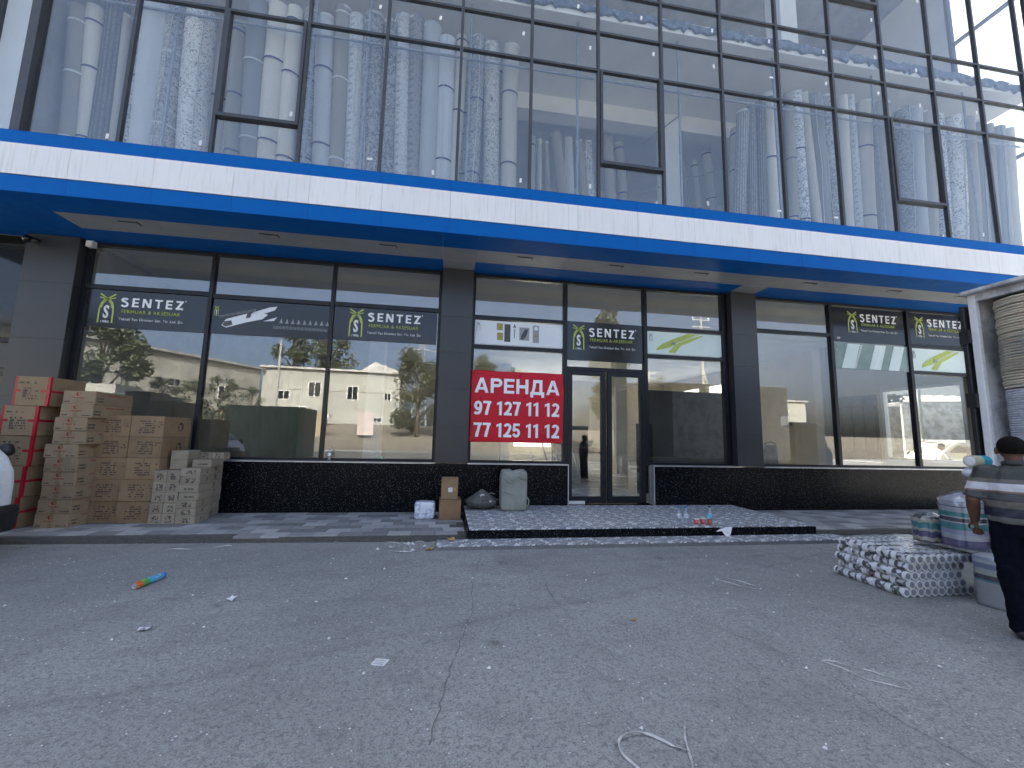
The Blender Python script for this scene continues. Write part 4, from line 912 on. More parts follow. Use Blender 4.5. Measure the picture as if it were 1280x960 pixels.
bottle('small water bottle on the left window sill', -2.22, 8.665, 1.034, .26, .034, mt['white'], mt['white'])
bottle('small bottle inside the window behind the red banner', 1.90, 9.0, 1.02, .2, .033, mt['white'], mt['white']); bx('inner_ledge', 'plaster', .5, 2.5, 8.905, 9.2, .2, 1.02)
for i, (cx_, cy_) in enumerate(((4.17, 6.57), (4.31, 6.60))):
    t = thing('paper_cup', f'red paper cup with white rim, {"left" if i == 0 else "right"} one of the pair on the step', 'cup', (cx_, cy_, .2), 0, 'red cups on the step')
    inst('body', MB().lathe([(.036, .012), (.048, .098), (.044, .098), (.033, .014)], (0, 0, 0), 16).mesh('body', mt['red_cup'], True), t); inst('rim', MB().lathe([(.046, .0985), (.052, .1), (.052, .11), (.047, .11)], (0, 0, 0), 16).mesh('rim', mt['white'], True), t); inst('foot', MB().lathe([(.034, 0), (.036, .0), (.037, .0115), (.034, .0115)], (0, 0, 0), 16).mesh('foot', mt['white'], True), t)
def ribbon(name, label, pts, w, m_, cat='strap', z=.006, group=None):
    """flat strap lying (twisting slightly) along a smooth path"""
    P = []; n = len(pts)
    for i in range(n-1):
        p0, p1, p2, p3 = [Vector(pts[max(0, min(n-1, i+q))]+((0,) if len(pts[0]) == 2 else ())) for q in (-1, 0, 1, 2)]
        for s_ in range(8):
            t_ = s_/8; P.append(.5*((2*p1)+(p2-p0)*t_+(2*p0-5*p1+4*p2-p3)*t_*t_+(3*p1-p0-3*p2+p3)*t_**3))
    P.append(Vector(pts[-1]+((0,) if len(pts[0]) == 2 else ())))
    vs = []; fs = []
    for i, p in enumerate(P):
        a = P[min(i+1, len(P)-1)]-P[max(i-1, 0)]; nn = Vector((-a.y, a.x, 0)).normalized(); tw = .9*math.sin(i*.35); q = nn*math.cos(tw)*w/2+Vector((0, 0, 1))*math.sin(tw)*w/2
        zz = Vector((0, 0, z+abs(math.sin(tw))*w/2+.012*max(0, math.sin(i*.21))))
        vs += [p+q+zz, p-q+zz]
    for i in range(len(P)-1): fs.append((2*i, 2*i+1, 2*i+3, 2*i+2))
    b_ = MB(); b_.add(vs, fs); o = b_.build(name, m_, None, loc=tuple(P[0])); md = o.modifiers.new('t', 'SOLIDIFY'); md.thickness = .0015
    return tag(o, label, cat, group)
G5 = 'packing straps dropped on the asphalt'
ribbon('packing_strap', 'looped white packing strap nearest the camera', [(1.39, 2.36), (1.33, 2.26), (1.31, 2.20), (1.26, 2.08), (1.17, 2.01), (1.05, 2.02), (.99, 2.12), (.955, 2.24), (1.0, 2.32), (1.14, 2.33), (1.24, 2.24), (1.31, 2.18)], .013, mt['cord'], group=G5)
ribbon('packing_strap', 'narrow leaf-shaped loop of white strap on the right asphalt', [(2.80, 2.89), (2.86, 2.74), (2.90, 2.66), (3.02, 2.56), (3.09, 2.51), (3.11, 2.60), (3.05, 2.72), (2.98, 2.78), (2.9, 2.84), (2.80, 2.89)], .008, mt['cord'], group=G5)
ribbon('packing_strap', 'small four-sided loop of white strap between step and tubes', [(3.16, 4.62), (3.26, 4.40), (3.42, 4.30), (3.50, 4.34), (3.40, 4.50), (3.30, 4.62), (3.16, 4.63)], .010, mt['cord'], group=G5)
ribbon('packing_strap', 'open white strap lying left below the cartons', [(-3.58, 6.38), (-3.3, 6.32), (-3.1, 6.36), (-2.9, 6.52), (-2.80, 6.40)], .012, mt['cord'], group=G5)
ribbon('packing_strap', 'long white strap along the kerb left of the step', [(-1.55, 6.62), (-1.2, 6.68), (-.85, 6.62), (-.62, 6.50), (-.58, 6.40)], .013, mt['cord'], group=G5)
ribbon('packing_strap', 'curved white strap at the kerb just left of the step', [(-.38, 6.56), (-.26, 6.50), (-.22, 6.32), (-.30, 6.12), (-.5, 6.02), (-.7, 6.06)], .012, mt['cord'], group=G5)
# printed spray can lying on the asphalt
k = NM('colourful_can'); x, y, z = k.xyz(); n_ = k.noise(22, 3, .6)
c = k.mix(k.ramp(k.m('ADD', z, k.m('MULTIPLY', n_, .08)), .07, .12), (0.62, 0.12, 0.02), (0.10, 0.35, 0.08)); c = k.mix(k.ramp(k.m('ADD', z, k.m('MULTIPLY', n_, .08)), .16, .20), c, (0.10, 0.42, 0.70)); c = k.mix(k.ramp(n_, .60, .66), c, (0.75, 0.7, 0.2)); k.set(c, .3)
t = thing('empty_can', 'colourful orange and blue can lying on the left asphalt', 'can', (-2.99, 4.88, .034), 0)
t.rotation_euler = (0, R(90), R(80))
inst('body', MB().lathe([(.028, 0), (.034, .008), (.034, .29), (.024, .32)], (0, 0, 0), 18).mesh('body', k.mat, True), t); inst('bottom', MB().lathe([(.0, -.001), (.026, -.001), (.027, -.006), (.024, -.002)], (0, 0, 0), 18).mesh('bottom', mt['trim']), t); inst('cap', MB().lathe([(.024, .3205), (.026, .322), (.024, .35), (.015, .36)], (0, 0, 0), 18).mesh('cap', mt['blue_label'], True), t)
def scrap(name, label, cat, x, y, m_, size, seed, z=0.0, flat=.35):
    r_ = random.Random(seed); b_ = MB(); n = 9; vs = [(x, y, z+size*flat*.8)]
    for i in range(n):
        q = 2*math.pi*i/n; rr = size*(.6+.4*r_.random()); vs.append((x+rr*math.cos(q), y+rr*math.sin(q)*.8, z+.004+size*flat*r_.random()))
    b_.add(vs, [(0, i+1, (i+1)%n+1) for i in range(n)]); o = b_.build(name, m_, None, loc=(x, y, z)); md = o.modifiers.new('t', 'SOLIDIFY'); md.thickness = .004; md.offset = -1
    return tag(o, label, cat)
scrap('crumpled_tissue', 'crumpled white tissue on the asphalt right of the can', 'litter', -1.92, 4.5, mt['paper'], .055, 3, 0, .9)
scrap('crumpled_wrapper', 'torn silvery wrapper on the left asphalt', 'litter', -2.3, 3.93, mt['trim'], .05, 5, 0, .6)
o = MB().box(-.055, .055, -.04, .04, .003, .005).build('paper_note', mt['paper'], None, loc=(-.39, 3.24, 0), local=True); o.rotation_euler = (R(3), R(-4), R(-24)); tag(o, 'small printed paper slip on the foreground asphalt', 'litter')
inst('print', MB().box(-.04, .04, -.026, -.02, .0052, .0056).box(-.04, .03, -.006, .0, .0052, .0056).box(-.04, .04, .014, .02, .0052, .0056).mesh('print', mt['ink_grey']), o)
mt['dry_leaf'] = pmat('dry_leaf', (0.45, 0.30, 0.10), (0.34, 0.20, 0.07), 40, .7)
scrap('dry_leaf', 'yellow dry leaf on the middle asphalt', 'leaf', 1.72, 3.70, mt['dry_leaf'], .035, 8, 0, .4)
scrap('dry_leaf', 'crumpled tan leaf at the left corner of the tiled step', 'leaf', .14, 6.36, mt['dry_leaf'], .075, 9, .064, .7)
scrap('dry_leaf', 'tan leaf lying at the kerb beside the lower tread', 'leaf', -.16, 6.12, mt['dry_leaf'], .07, 13, 0, .6)
scrap('dry_leaf', 'pale crumpled leaf behind the tube pile', 'leaf', 7.35, 5.5, mt['dry_leaf'], .1, 14, 0, .5)
t = thing('white_scrap', 'white curved plastic scrap hanging over the step edge', 'litter', (4.58, 6.40, .064))
b_ = MB(); b_.add([(4.42, 6.42, .13), (4.55, 6.44, .19), (4.72, 6.43, .20), (4.62, 6.40, .10), (4.55, 6.36, .066), (4.60, 6.34, .066), (4.66, 6.38, .12), (4.52, 6.41, .14)], [(0, 1, 7), (1, 2, 6, 7), (7, 6, 3), (3, 6, 5, 4), (7, 3, 4)])
o = b_.build('sheet', mt['white'], t); md = o.modifiers.new('t', 'SOLIDIFY'); md.thickness = .004
# loose chips and grit along the kerb: nobody could count them
b_ = MB(); r_ = random.Random(11)
for i in range(2600):
    if i < 380: x, y = r_.uniform(-6, 6.8), 6.0+r_.gauss(0, .05)-(.0 if True else 0); y = (6.62+.36*(-x/9) if x < -.1 else 6.03)+r_.gauss(-.05, .05)
    elif i < 460: x, y = r_.gauss(-.40, .28), r_.gauss(6.34, .11)
    else: x, y = r_.uniform(-5, 6), r_.uniform(1.6, 6.2)
    s_ = r_.uniform(.003, .009)*(1.6 if i < 460 else .8) if r_.random() < .97 else r_.uniform(.009, .016)
    if 380 <= i < 460: s_ = r_.choice((.008, .012, .018, .03))*r_.uniform(.7, 1.3); b_.cur = r_.choice((0, 0, 1, 2, 2)) if i < 460 else (2 if r_.random() < .03 else r_.choice((0, 1, 1, 1, 3, 3)))
    a = [Vector((x+s_*r_.uniform(.6, 1.4)*math.cos(q), y+s_*r_.uniform(.6, 1.4)*math.sin(q), .001)) for q in (0, 1.6, 3.1, 4.7)]
    b_.add(a+[(x, y, s_*r_.uniform(.5, 1.1))], [(0, 1, 4), (1, 2, 4), (2, 3, 4), (3, 0, 4)])
o = stuff(b_.build('loose_grit', [mt['conc'], mt['paver_c'], mt['paper'], mt['mortar']])); o['label'] = 'small stone chips and crumbs scattered on the asphalt'; o['category'] = 'grit'
# ------------------------------------------------------------------ pile of white-capped tubes
k = NM('printed_tube'); v = k.offset(); x, y, z = k.xyz(); a_ = k.m('ARCTAN2', z, x)
bl = k.noise(15, 1, .5, v); r_ = k.rand()
base = k.mix(k.m('GREATER_THAN', r_, .72), (0.13, 0.135, 0.155), (0.10, 0.125, 0.105)); 
patch = k.mix(k.m('GREATER_THAN', k.m('FRACT', k.m('MULTIPLY', r_, 7.3)), .86), (0.60, 0.60, 0.63), (0.20, 0.035, 0.045))
c = k.mix(k.ramp(bl, .53, .57), base, (0.66, 0.66, 0.68)); c = k.mix(k.m('MULTIPLY', k.m('GREATER_THAN', k.noise(11, 1, .5, v), .54), k.m('LESS_THAN', k.m('ABSOLUTE', y), .028)), c, patch)
k.set(c, .28); mt['tube_print'] = k.mat
mt['tube_cap'] = pmat('white_cap', (0.80, 0.81, 0.83), (0.74, 0.75, 0.78), 30, .35)
TL, TR = .158, .0455
tb = MB().tube([(0, -TL/2+.016, 0), (0, TL/2-.016, 0)], TR-.002, 14).mesh('body', mt['tube_print'], True)
tc = MB().tube([(0, -TL/2, 0), (0, -TL/2+.001, 0), (0, -TL/2+.026, 0)], [TR-.010, TR+.0015, TR+.002], 14, cap=True).mesh('cap', mt['tube_cap'])
tcd = MB().tube([(0, -TL/2-.0005, 0), (0, -TL/2-.004, 0)], [TR-.014, TR-.016], 12).mesh('cap_disc', pmat('grey_cap_disc', (0.30, 0.31, 0.35), (0.22, 0.23, 0.27), 60, .3))
tc2 = MB().tube([(0, TL/2-.024, 0), (0, TL/2, 0)], TR+.001, 14).mesh('cap', mt['tube_cap'])
PX, PY = 4.885, 3.90
LAY = ['bottom', 'second', 'middle', 'fourth', 'top']
for L in range(5):
    for col in range(10):
        for row in range(5):
            if not (L == 4 or col == 0 or row == 0): continue
            if row == 0 and 0 < L < 4 and col > 7: continue
            sh = (.045 if L % 2 else 0)+(.03 if L == 4 else 0)
            where = f'{nth(row)} from the front' if row else 'front'
            t = thing('capped_tube', f'white-capped printed tube, {LAY[L]} layer, {nth(col)} column from the left, {where}' + (' end' if not row else ''), 'tube', (PX+sh+col*.0925+jit(.003), PY+TL/2+row*(TL+.003)+jit(.004)-(.04 if L == 4 else 0)+(.03 if L == 0 else 0), TR+.002+L*.0885), 0, 'capped tubes in the pile')
            t.rotation_euler = (jit(.01), rnd.uniform(0, 6.28), jit(.02))
            inst('body', tb, t); inst('cap', tc, t); inst('cap', tc2, t)
            if row == 0: inst('cap_disc', tcd, t)
# torn shrink film over the pile
t = thing('shrink_film', 'clear shrink film stretched over the pile of capped tubes', 'film', (5.3, 4.3, .0))
vs = []; fs = []; U_, V_ = 36, 30
for j in range(V_+1):
    for i in range(U_+1):
        u, v = i/U_, j/V_; X = 4.885+.92*u; s_ = v*1.25
        if s_ < .42: Y, Z = 3.80, .03+s_*1.0
        else: Y, Z = 3.80+(s_-.42)*1.02, .475
        n_ = mnoise.noise(Vector((X*9, s_*9, 0)))+.5*mnoise.noise(Vector((X*23, s_*20, 3)))
        vs.append((X, Y+(.012*n_-.012 if s_ < .42 else 0), Z+(.010*n_+.008 if s_ >= .42 else 0)))
for j in range(V_):
    for i in range(U_): fs.append((j*(U_+1)+i, j*(U_+1)+i+1, (j+1)*(U_+1)+i+1, (j+1)*(U_+1)+i))
b_ = MB(); b_.add(vs, fs); b_.build('film_sheet', mt['film'], t, smooth=True)

# ------------------------------------------------------------------ striped packs in clear film
def stripe_mat(name, bands, wavy=0.0):
    k = NM(name); x, y, z = k.xyz()
    zz = k.m('ADD', z, k.m('MULTIPLY', k.m('SUBTRACT', k.noise(6, 2, .5), .5), .012))
    if wavy: zz = k.m('ADD', zz, k.m('MULTIPLY', k.m('SINE', k.m('MULTIPLY', k.m('ADD', x, y), 95.0)), wavy))
    c = (*bands[0][1],)
    cur = k.mix(0.0, bands[0][1], bands[0][1])
    for z0, col in bands[1:]: cur = k.mix(k.m('GREATER_THAN', zz, z0), cur, col)
    k.set(cur, .5); k.bump(k.noise(40, 3, .6), .2, .006)
    return k.mat
WHT, TEAL, NAV, PUR, CRM, GRY = (0.46, 0.47, 0.52), (0.035, 0.25, 0.26), (0.025, 0.028, 0.055), (0.075, 0.055, 0.17), (0.48, 0.46, 0.36), (0.085, 0.09, 0.10)
SB = stripe_mat('striped_fold', [(0, WHT), (.015, PUR), (.095, WHT), (.15, (0.36, 0.36, 0.5)), (.20, TEAL), (.27, WHT), (.285, NAV), (.325, WHT), (.34, TEAL), (.385, WHT), (.44, NAV), (.448, (0.4, 0.42, 0.5)), (.49, (0.25, 0.27, 0.33)), (.50, WHT)])
SZ = stripe_mat('zigzag_fold', [(0, GRY), (.02, CRM), (.06, PUR), (.125, CRM), (.155, TEAL), (.22, CRM), (.265, GRY)], .007)
SG = stripe_mat('pale_fold', [(0, (0.36, 0.37, 0.385)), (.245, TEAL), (.262, NAV), (.31, CRM), (.335, (0.42, 0.44, 0.46)), (.37, (0.16, 0.2, 0.33)), (.42, (0.5, 0.52, 0.58)), (.45, (0.25, 0.30, 0.42)), (.48, WHT)])
mt['film_bag'] = glass('clear_bag_film', 0.11, (0.93, 0.94, 0.95), 0.05, 0.10)
def pack(label, x, y, z, w, d, h, m_, tip=.08, rz=0.0, cone=.4):
    """stack of folded cloth inside a tied clear bag"""
    t = thing('wrapped_pack', label, 'pack', (x, y, z), rz, 'striped packs in clear film')
    def shell(s_, e, hh, tp):
        b_ = MB(); n = 32; rows = 18; vs = []
        for j in range(rows+1):
            q = j/rows
            for i in range(n):
                a = 2*math.pi*i/n; cx, cy = supe(math.cos(a), e), supe(math.sin(a), e)
                if q < .8: k_ = 1.0+.016*math.sin(q*60)+.02*abs(math.sin(a*5+q*8))*q+.02*mnoise.noise(Vector((cx*2+x*9, cy*2, q*6))); zz = hh*q/.8
                else: k_ = 1-(q-.8)/.2*(1-cone*.1); zz = hh+tp*((q-.8)/.2)**.9+.012*mnoise.noise(Vector((cx*4, cy*4, q*9)))*(q < .99)
                vs.append((cx*w/2*s_*k_, cy*d/2*s_*k_, zz))
        b_.add(vs, [(j*n+i, j*n+(i+1)%n, (j+1)*n+(i+1)%n, (j+1)*n+i) for j in range(rows) for i in range(n)]+[tuple(range(n))[::-1], tuple(rows*n+i for i in range(n))])
        return b_
    inst('cloth_stack', shell(.965, .72, h-.01, tip*.85).mesh('cloth_stack', m_, True), t)
    inst('clear_bag', shell(1.0, .72, h, tip).mesh('clear_bag', mt['film_bag'], True), t)
    return t
pack('zigzag-edged striped cloth pack lying at the back right of the tubes', 5.62, 4.20, .50, .30, .24, .28, SZ, .05, R(-12))
pack('tall striped cloth pack by the man\'s left hand, on top of the tubes', 5.70, 3.92, .50, .36, .32, .52, SB, .09, R(-8))
pack('pale striped cloth pack standing on the asphalt against the tubes', 5.60, 3.62, .0, .26, .30, .50, SG, .03, R(8))
pack('pale striped cloth pack standing next to the one at the tube ends, partly hidden', 5.86, 3.70, .0, .24, .28, .50, SG, .05, R(-10))
pack('striped cloth pack behind the man\'s wrist, right of the tall one', 6.05, 4.05, .49, .26, .26, .44, SB, .06, R(20))
pack('pale striped cloth pack on the asphalt close to the man\'s leg', 6.10, 3.84, .0, .26, .26, .48, SG, .05, R(14))

# ------------------------------------------------------------------ people
def remesh(mb, name, m_, parent, vox, it=4):
    me = mb.mesh(name, m_); o = bpy.data.objects.new(name, me); C.objects.link(o)
    r_ = o.modifiers.new('r', 'REMESH'); r_.mode = 'VOXEL'; r_.voxel_size = vox; r_.use_smooth_shade = True
    s_ = o.modifiers.new('s', 'SMOOTH'); s_.factor = .5; s_.iterations = it
    n_ = baked(o); o.modifiers.clear(); o.data = n_; o.parent = parent
    n_.materials.clear(); n_.materials.append(m_)
    return o
def ball(mb, c, r, n=14):
    rx, ry, rz_ = r if isinstance(r, tuple) else (r, r, r)
    vs = []; rows = 10
    for j in range(rows+1):
        p = math.pi*(j/rows-.5)
        for i in range(n):
            a = 2*math.pi*i/n; vs.append((c[0]+rx*math.cos(a)*max(math.cos(p), .02), c[1]+ry*math.sin(a)*max(math.cos(p), .02), c[2]+rz_*math.sin(p)))
    mb.add(vs, [(j*n+i, j*n+(i+1)%n, (j+1)*n+(i+1)%n, (j+1)*n+i) for j in range(rows) for i in range(n)]+[tuple(range(n))[::-1], tuple(rows*n+i for i in range(n))])
def person(label, loc, rz, larm, rarm, feet, skin, shirt_m, trousers_m, hair_m, nod=0.0, vox=.0075, fat=1.0):
    """faces +Y in its own frame; arms are (shoulder, elbow, wrist, fingertip direction, palm normal)"""
    t = thing('person', label, 'person', loc, rz)
    b = MB(); hy = .03+nod*.06
    # trunk, neck, head
    b.tube([(0, 0, .86), (0, 0, .98), (0, -.01, 1.12), (0, -.01, 1.28), (0, -.005, 1.38), (0, 0, 1.43)], [(.10, .15), (.115, .165), (.115*fat, .165*fat), (.115, .18), (.085, .16), (.055, .07)], 20)
    b.tube([(0, -.005, 1.38), (0, .005, 1.46), (0, hy*.6, 1.53)], [.062, .056, .055], 14)
    hc = (0, hy, 1.575)
    ball(b, (0, hy-.005, 1.59), (.084, .102, .104)); ball(b, (0, hy+.035, 1.535), (.055, .062, .065))
    b.tube([(0, hy+.092, 1.585), (0, hy+.112, 1.555), (0, hy+.092, 1.545)], [.008, .015, .011], 8)      # nose
    for s_ in (-1, 1):
        ball(b, (s_*.093, hy-.008, 1.568), (.013, .022, .034), 10)                                         # ears
        ball(b, (s_*.03, hy+.082, 1.588), (.014, .010, .009), 8)
    ball(b, (0, hy+.088, 1.518), (.024, .010, .008), 8); 
    for arm in (larm, rarm):
        s, e, w, fd, pn = [Vector(q) for q in arm]
        m1 = s.lerp(e, .45); m2 = e.lerp(w, .35)
        b.tube([s, m1, e, m2, w], [.060, .056, .048, .046, .032], 12)
        fd.normalize(); pn.normalize(); sd_ = fd.cross(pn).normalized()
        pc = w+fd*.05
        b.tube([w-fd*.01, w+fd*.03, w+fd*.085], [(.024, .017), (.034, .017), (.038, .014)] if abs(sd_.z) < .5 else [(.022, .020), (.028, .024), (.030, .024)], 10)
        for fi, (off, ln) in enumerate(((-.030, .068), (-.010, .078), (.010, .074), (.029, .058))):
            p0 = w+fd*.078+sd_*off; p1 = p0+fd*ln*.45+pn*.008; p2 = p1+(fd*.75+pn*.6).normalized()*ln*.32; p3 = p2+(fd*.35+pn*.9).normalized()*ln*.28
            b.tube([p0, p1, p2, p3], [.0098, .0092, .0086, .0074], 7)
        q0 = w+fd*.03-sd_*.03; q1 = q0-sd_*.022+fd*.030+pn*.012; q2 = q1+fd*.030+pn*.016
        b.tube([w+fd*.015-sd_*.015, q0, q1, q2], [.013, .0125, .011, .009], 8)
    for s_, (fx, fy) in zip((-1, 1), feet):
        b.tube([(s_*.085, 0, .90), (s_*.088, .0, .70), (s_*.07+fx*.35, fy*.4+.005, .47), (fx, fy-.02, .25), (fx, fy-.02, .06)], [.082, .075, .055, .05, .036], 12)
    remesh(b, 'body', skin, t, vox, 3)
    # shirt
    sh = MB(); sh.tube([(0, 0, .965), (0, -.005, 1.02), (0, -.015, 1.14), (0, -.012, 1.28), (0, -.005, 1.375), (0, .0, 1.43), (0, .004, 1.455)], [(.15*fat, .205*fat), (.152*fat, .208*fat), (.148*fat, .205*fat), (.142, .205), (.105, .175), (.068, .10), (.06, .066)], 26)
    for arm in (larm, rarm):
        s, e = Vector(arm[0]), Vector(arm[1]); sh.tube([s.lerp(Vector((0, 0, 1.36)), .35), s, s.lerp(e, .5), s.lerp(e, .93)], [.075, .077, .073, .068], 14)
    o = remesh(sh, 'shirt', shirt_m, t, .011, 5)
    wr = o.modifiers.new('w', 'DISPLACE'); tx = bpy.data.textures.get('cloth_folds') or bpy.data.textures.new('cloth_folds', 'CLOUDS'); tx.noise_scale = .085; wr.texture = tx; wr.strength = .028; wr.mid_level = .5
    cl = MB(); n = 20; ring = [(.070*math.cos(2*math.pi*i/n), .005+.066*math.sin(2*math.pi*i/n), 1.458+.012*math.sin(2*math.pi*i/n)*-1) for i in range(n+1)]
    cl.tube(ring, (.010, .020), 8); inst('collar', cl.mesh('collar', shirt_m, True), t)
    # trousers and shoes
    tr_ = MB(); tr_.tube([(0, 0, .99), (0, 0, .94), (0, 0, .84)], [(.135*fat, .19*fat), (.138*fat, .193*fat), (.12, .165)], 22)
    for s_, (fx, fy) in zip((-1, 1), feet):
        tr_.tube([(s_*.09, 0, .90), (s_*.092, .0, .72), (s_*.06+fx*.4, fy*.4, .48), (fx, fy-.02, .26), (fx, fy-.015, .05)], [.102, .100, .086, .078, .074], 16)
    o = remesh(tr_, 'trousers', trousers_m, t, .012, 5)
    wr = o.modifiers.new('w', 'DISPLACE'); wr.texture = tx; wr.strength = .03; wr.mid_level = .5
    for s_, (fx, fy) in zip((-1, 1), feet):
        so = MB(); so.tube([(fx, fy-.085, .04), (fx, fy-.04, .05), (fx, fy+.06, .042), (fx, fy+.15, .03), (fx, fy+.175, .025)], [(.036, .035), (.042, .045), (.046, .038), (.042, .026), (.02, .015)], 12)
        inst('shoe', so.mesh('shoe', mt['rubber'], True), t)
    ha = MB(); ball(ha, (0, hy-.016, 1.606), (.092, .105, .096), 18); ball(ha, (0, hy-.048, 1.585), (.086, .060, .060), 16); ball(ha, (0, hy+.05, 1.655), (.06, .045, .035), 12)
    remesh(ha, 'hair', hair_m, t, .008, 2)
    for s_ in (-1, 1):
        e_ = MB(); ball(e_, (s_*.03, hy+.088, 1.588), (.010, .006, .006), 8); inst('eye', e_.mesh('eye', mt['black'], True), t)
    return t
mt['skin'] = pmat('tanned_skin', (0.135, 0.068, 0.044), (0.11, 0.055, 0.035), 12, .55, spec=.3)
mt['hair'] = pmat('black_hair', (0.005, 0.0048, 0.0045), (0.010, 0.009, 0.0085), 90, .85, bump=.7, bscale=150, spec=.12)
mt['navy_cloth'] = pmat('navy_trousers', (0.005, 0.006, 0.014), (0.0035, 0.004, 0.010), 14, .9, bump=.3, spec=.1)
mt['grey_cloth'] = pmat('grey_trousers', (0.10, 0.10, 0.11), (0.08, 0.08, 0.09), 14, .85)
mt['white_cloth'] = pmat('white_shirt', (0.62, 0.62, 0.62), (0.55, 0.55, 0.56), 14, .85)
DG = (0.032, 0.036, 0.033); TP = (0.115, 0.107, 0.092)
polo = stripe_mat('striped_polo', [(0, (0.12, 0.12, 0.115)), (1.005, (0.012, 0.014, 0.035)), (1.075, (0.03, 0.03, 0.034)), (1.085, TP), (1.14, (0.03, 0.03, 0.034)), (1.152, (0.058, 0.062, 0.07)), (1.212, (0.24, 0.15, 0.11)), (1.226, (0.55, 0.56, 0.61)), (1.29, TP), (1.325, DG)])
man = person('man in striped grey polo shirt seen from behind beside the open truck', (4.93, 2.97, 0), R(-52),
    ((-.185, 0, 1.375), (-.275, -.03, 1.125), (-.265, .10, .93), (.10, .12, -1), (.35, 1, .1)),
    ((.205, 0, 1.375), (.30, .06, 1.13), (.22, .26, 1.08), (-.3, .9, .1), (-.5, .1, -.5)),
    ((-.07, .02), (.11, .08)), mt['skin'], polo, mt['navy_cloth'], mt['hair'], .4, .0058, 1.02)
# roll of cups held in front of his shoulder
k = NM('two_tone_roll'); x, y, z = k.xyz(); k.set(k.mix(k.m('GREATER_THAN', x, .0), (0.50, 0.50, 0.36), (0.03, 0.36, 0.50)), .4); 
t = thing('held_roll', 'cream and turquoise roll held at the man\'s left shoulder', 'roll', (5.06, 3.31, 1.462), R(4))
inst('roll', MB().tube([(-.11, 0, 0), (-.105, 0, 0), (.10, 0, 0), (.105, 0, 0)], [.045, .054, .054, .046], 20).mesh('roll', k.mat), t); inst('end_cap', MB().tube([(-.116, 0, 0), (-.1105, 0, 0)], [.03, .044], 18).mesh('end_cap', mt['tube_cap']), t)
t = thing('wrapped_pack', 'clear-wrapped white pack under the man\'s left shoulder', 'pack', (5.04, 3.34, 1.30), 0, 'striped packs in clear film')
b_ = MB(); ball(b_, (0, 0, .05), (.10, .07, .055), 18); inst('clear_bag', b_.mesh('clear_bag', mt['parcel'], True), t)

# ------------------------------------------------------------------ truck with its cargo box open towards the left
k = NM('worn_white_panel'); v = k.obj(); k.set(k.mix(k.ramp(k.noise(3, 5, .7), .42, .62), (0.62, 0.63, 0.65), (0.34, 0.34, 0.34)), .5); k.bump(k.noise(9, 3), .1); mt['box_panel'] = k.mat
mt['teal_paint'] = pmat('dark_blue_cab_paint', (0.012, 0.022, 0.045), None, 2, .3)
def lorry(label, loc, rz, openend=True):
    t = thing('cargo_truck', label, 'truck', loc, rz)
    L_, Wd, zf, zt = 5.6, 2.34, .98, 3.58        # local: rear opening at x=0 facing -x, y from -Wd to 0
    def p(name, m_, *bb, bevel=0.0): 
        o = inst(name, MB().box(*bb).mesh(name, mt[m_]), t)
        if bevel: md = o.modifiers.new('b', 'BEVEL'); md.width = bevel; md.segments = 2
        return o
    p('side_wall', 'box_panel', .062, L_, -.04, 0, zf+.002, zt-.05); p('side_wall', 'box_panel', .062, L_, -Wd, -Wd+.04, zf+.002, zt-.05); p('front_wall', 'box_panel', L_, L_+.04, -Wd, 0, zf, zt-.05)
    p('roof', 'box_panel', -.10, L_+.05, -Wd-.015, .015, zt-.048, zt, bevel=.012); p('bed', 'conc', .0, L_+.02, -Wd+.005, -.005, zf-.12, zf)
    for y0, y1 in ((-.075, .003), (-Wd-.003, -Wd+.075)): p('rear_post', 'white_paint', .0, .06, y0, y1, zf+.002, zt-.05, bevel=.008)
    p('header', 'box_panel', .0, .06, -Wd+.077, -.077, zt-.14, zt-.05)
    d_ = p('rear_door', 'black', -.03, 1.08, .03, .085, zf+.03, zt-.17, bevel=.01)
    for z in (1.35, 2.18, 3.0): inst('hinge', MB().box(-.045, .03, -.002, .10, z-.09, z+.09).mesh('hinge', mt['black']), d_)
    d2 = p('rear_door', 'box_panel', -.03, 1.08, -Wd-.085, -Wd-.03, zf+.03, zt-.17, bevel=.01)
    p('chassis', 'black', .2, 7.3, -Wd+.75, -.75, .62, .855); p('bumper', 'black', -.02, .1, -Wd+.1, -.1, .45, .58)
    for y in (-.3, -Wd+.3):
        for x in (1.5, 6.7):
            w_ = inst('wheel', MB().tube([(x, y-.13, .41), (x, y-.10, .41), (x, y+.10, .41), (x, y+.13, .41)], [.34, .41, .41, .34], 20).mesh('wheel', mt['rubber']), t)
            inst('rim', MB().tube([(x, y-.135, .41), (x, y+.135, .41)], .22, 16).mesh('rim', mt['trim']), w_)
    cb = MB(); cb.prism([(5.95, .55), (7.5, .55), (7.55, 1.2), (7.35, 1.55), (7.0, 2.35), (5.95, 2.35)], -Wd+.12, -.12)
    o = inst('cab', cb.mesh('cab', mt['teal_paint']), t); md = o.modifiers.new('b', 'BEVEL'); md.width = .06; md.segments = 3
    for y in (-.105, -Wd+.085): inst('cab_window', MB().prism([(6.2, 1.45), (7.22, 1.45), (6.92, 2.15), (6.2, 2.15)], y, y+.02).mesh('cab_window', mt['black']), o)
    ws = MB(); ws.add([(7.39, -Wd+.25, 1.5), (7.39, -.25, 1.5), (7.06, -.25, 2.25), (7.06, -Wd+.25, 2.25)], [(0, 1, 2, 3)]); w_ = inst('windscreen', ws.mesh('windscreen', mt['black']), o); md = w_.modifiers.new('t', 'SOLIDIFY'); md.thickness = .02; md.offset = 1
    for y in (-.35, -Wd+.35): inst('headlight', MB().box(7.50, 7.57, y-.14, y+.14, .75, .95).mesh('headlight', mt['trim']), o)
    return t
truck = lorry('white box truck with open rear full of stacked trays, right edge', (6.6, 4.235, 0), 0)
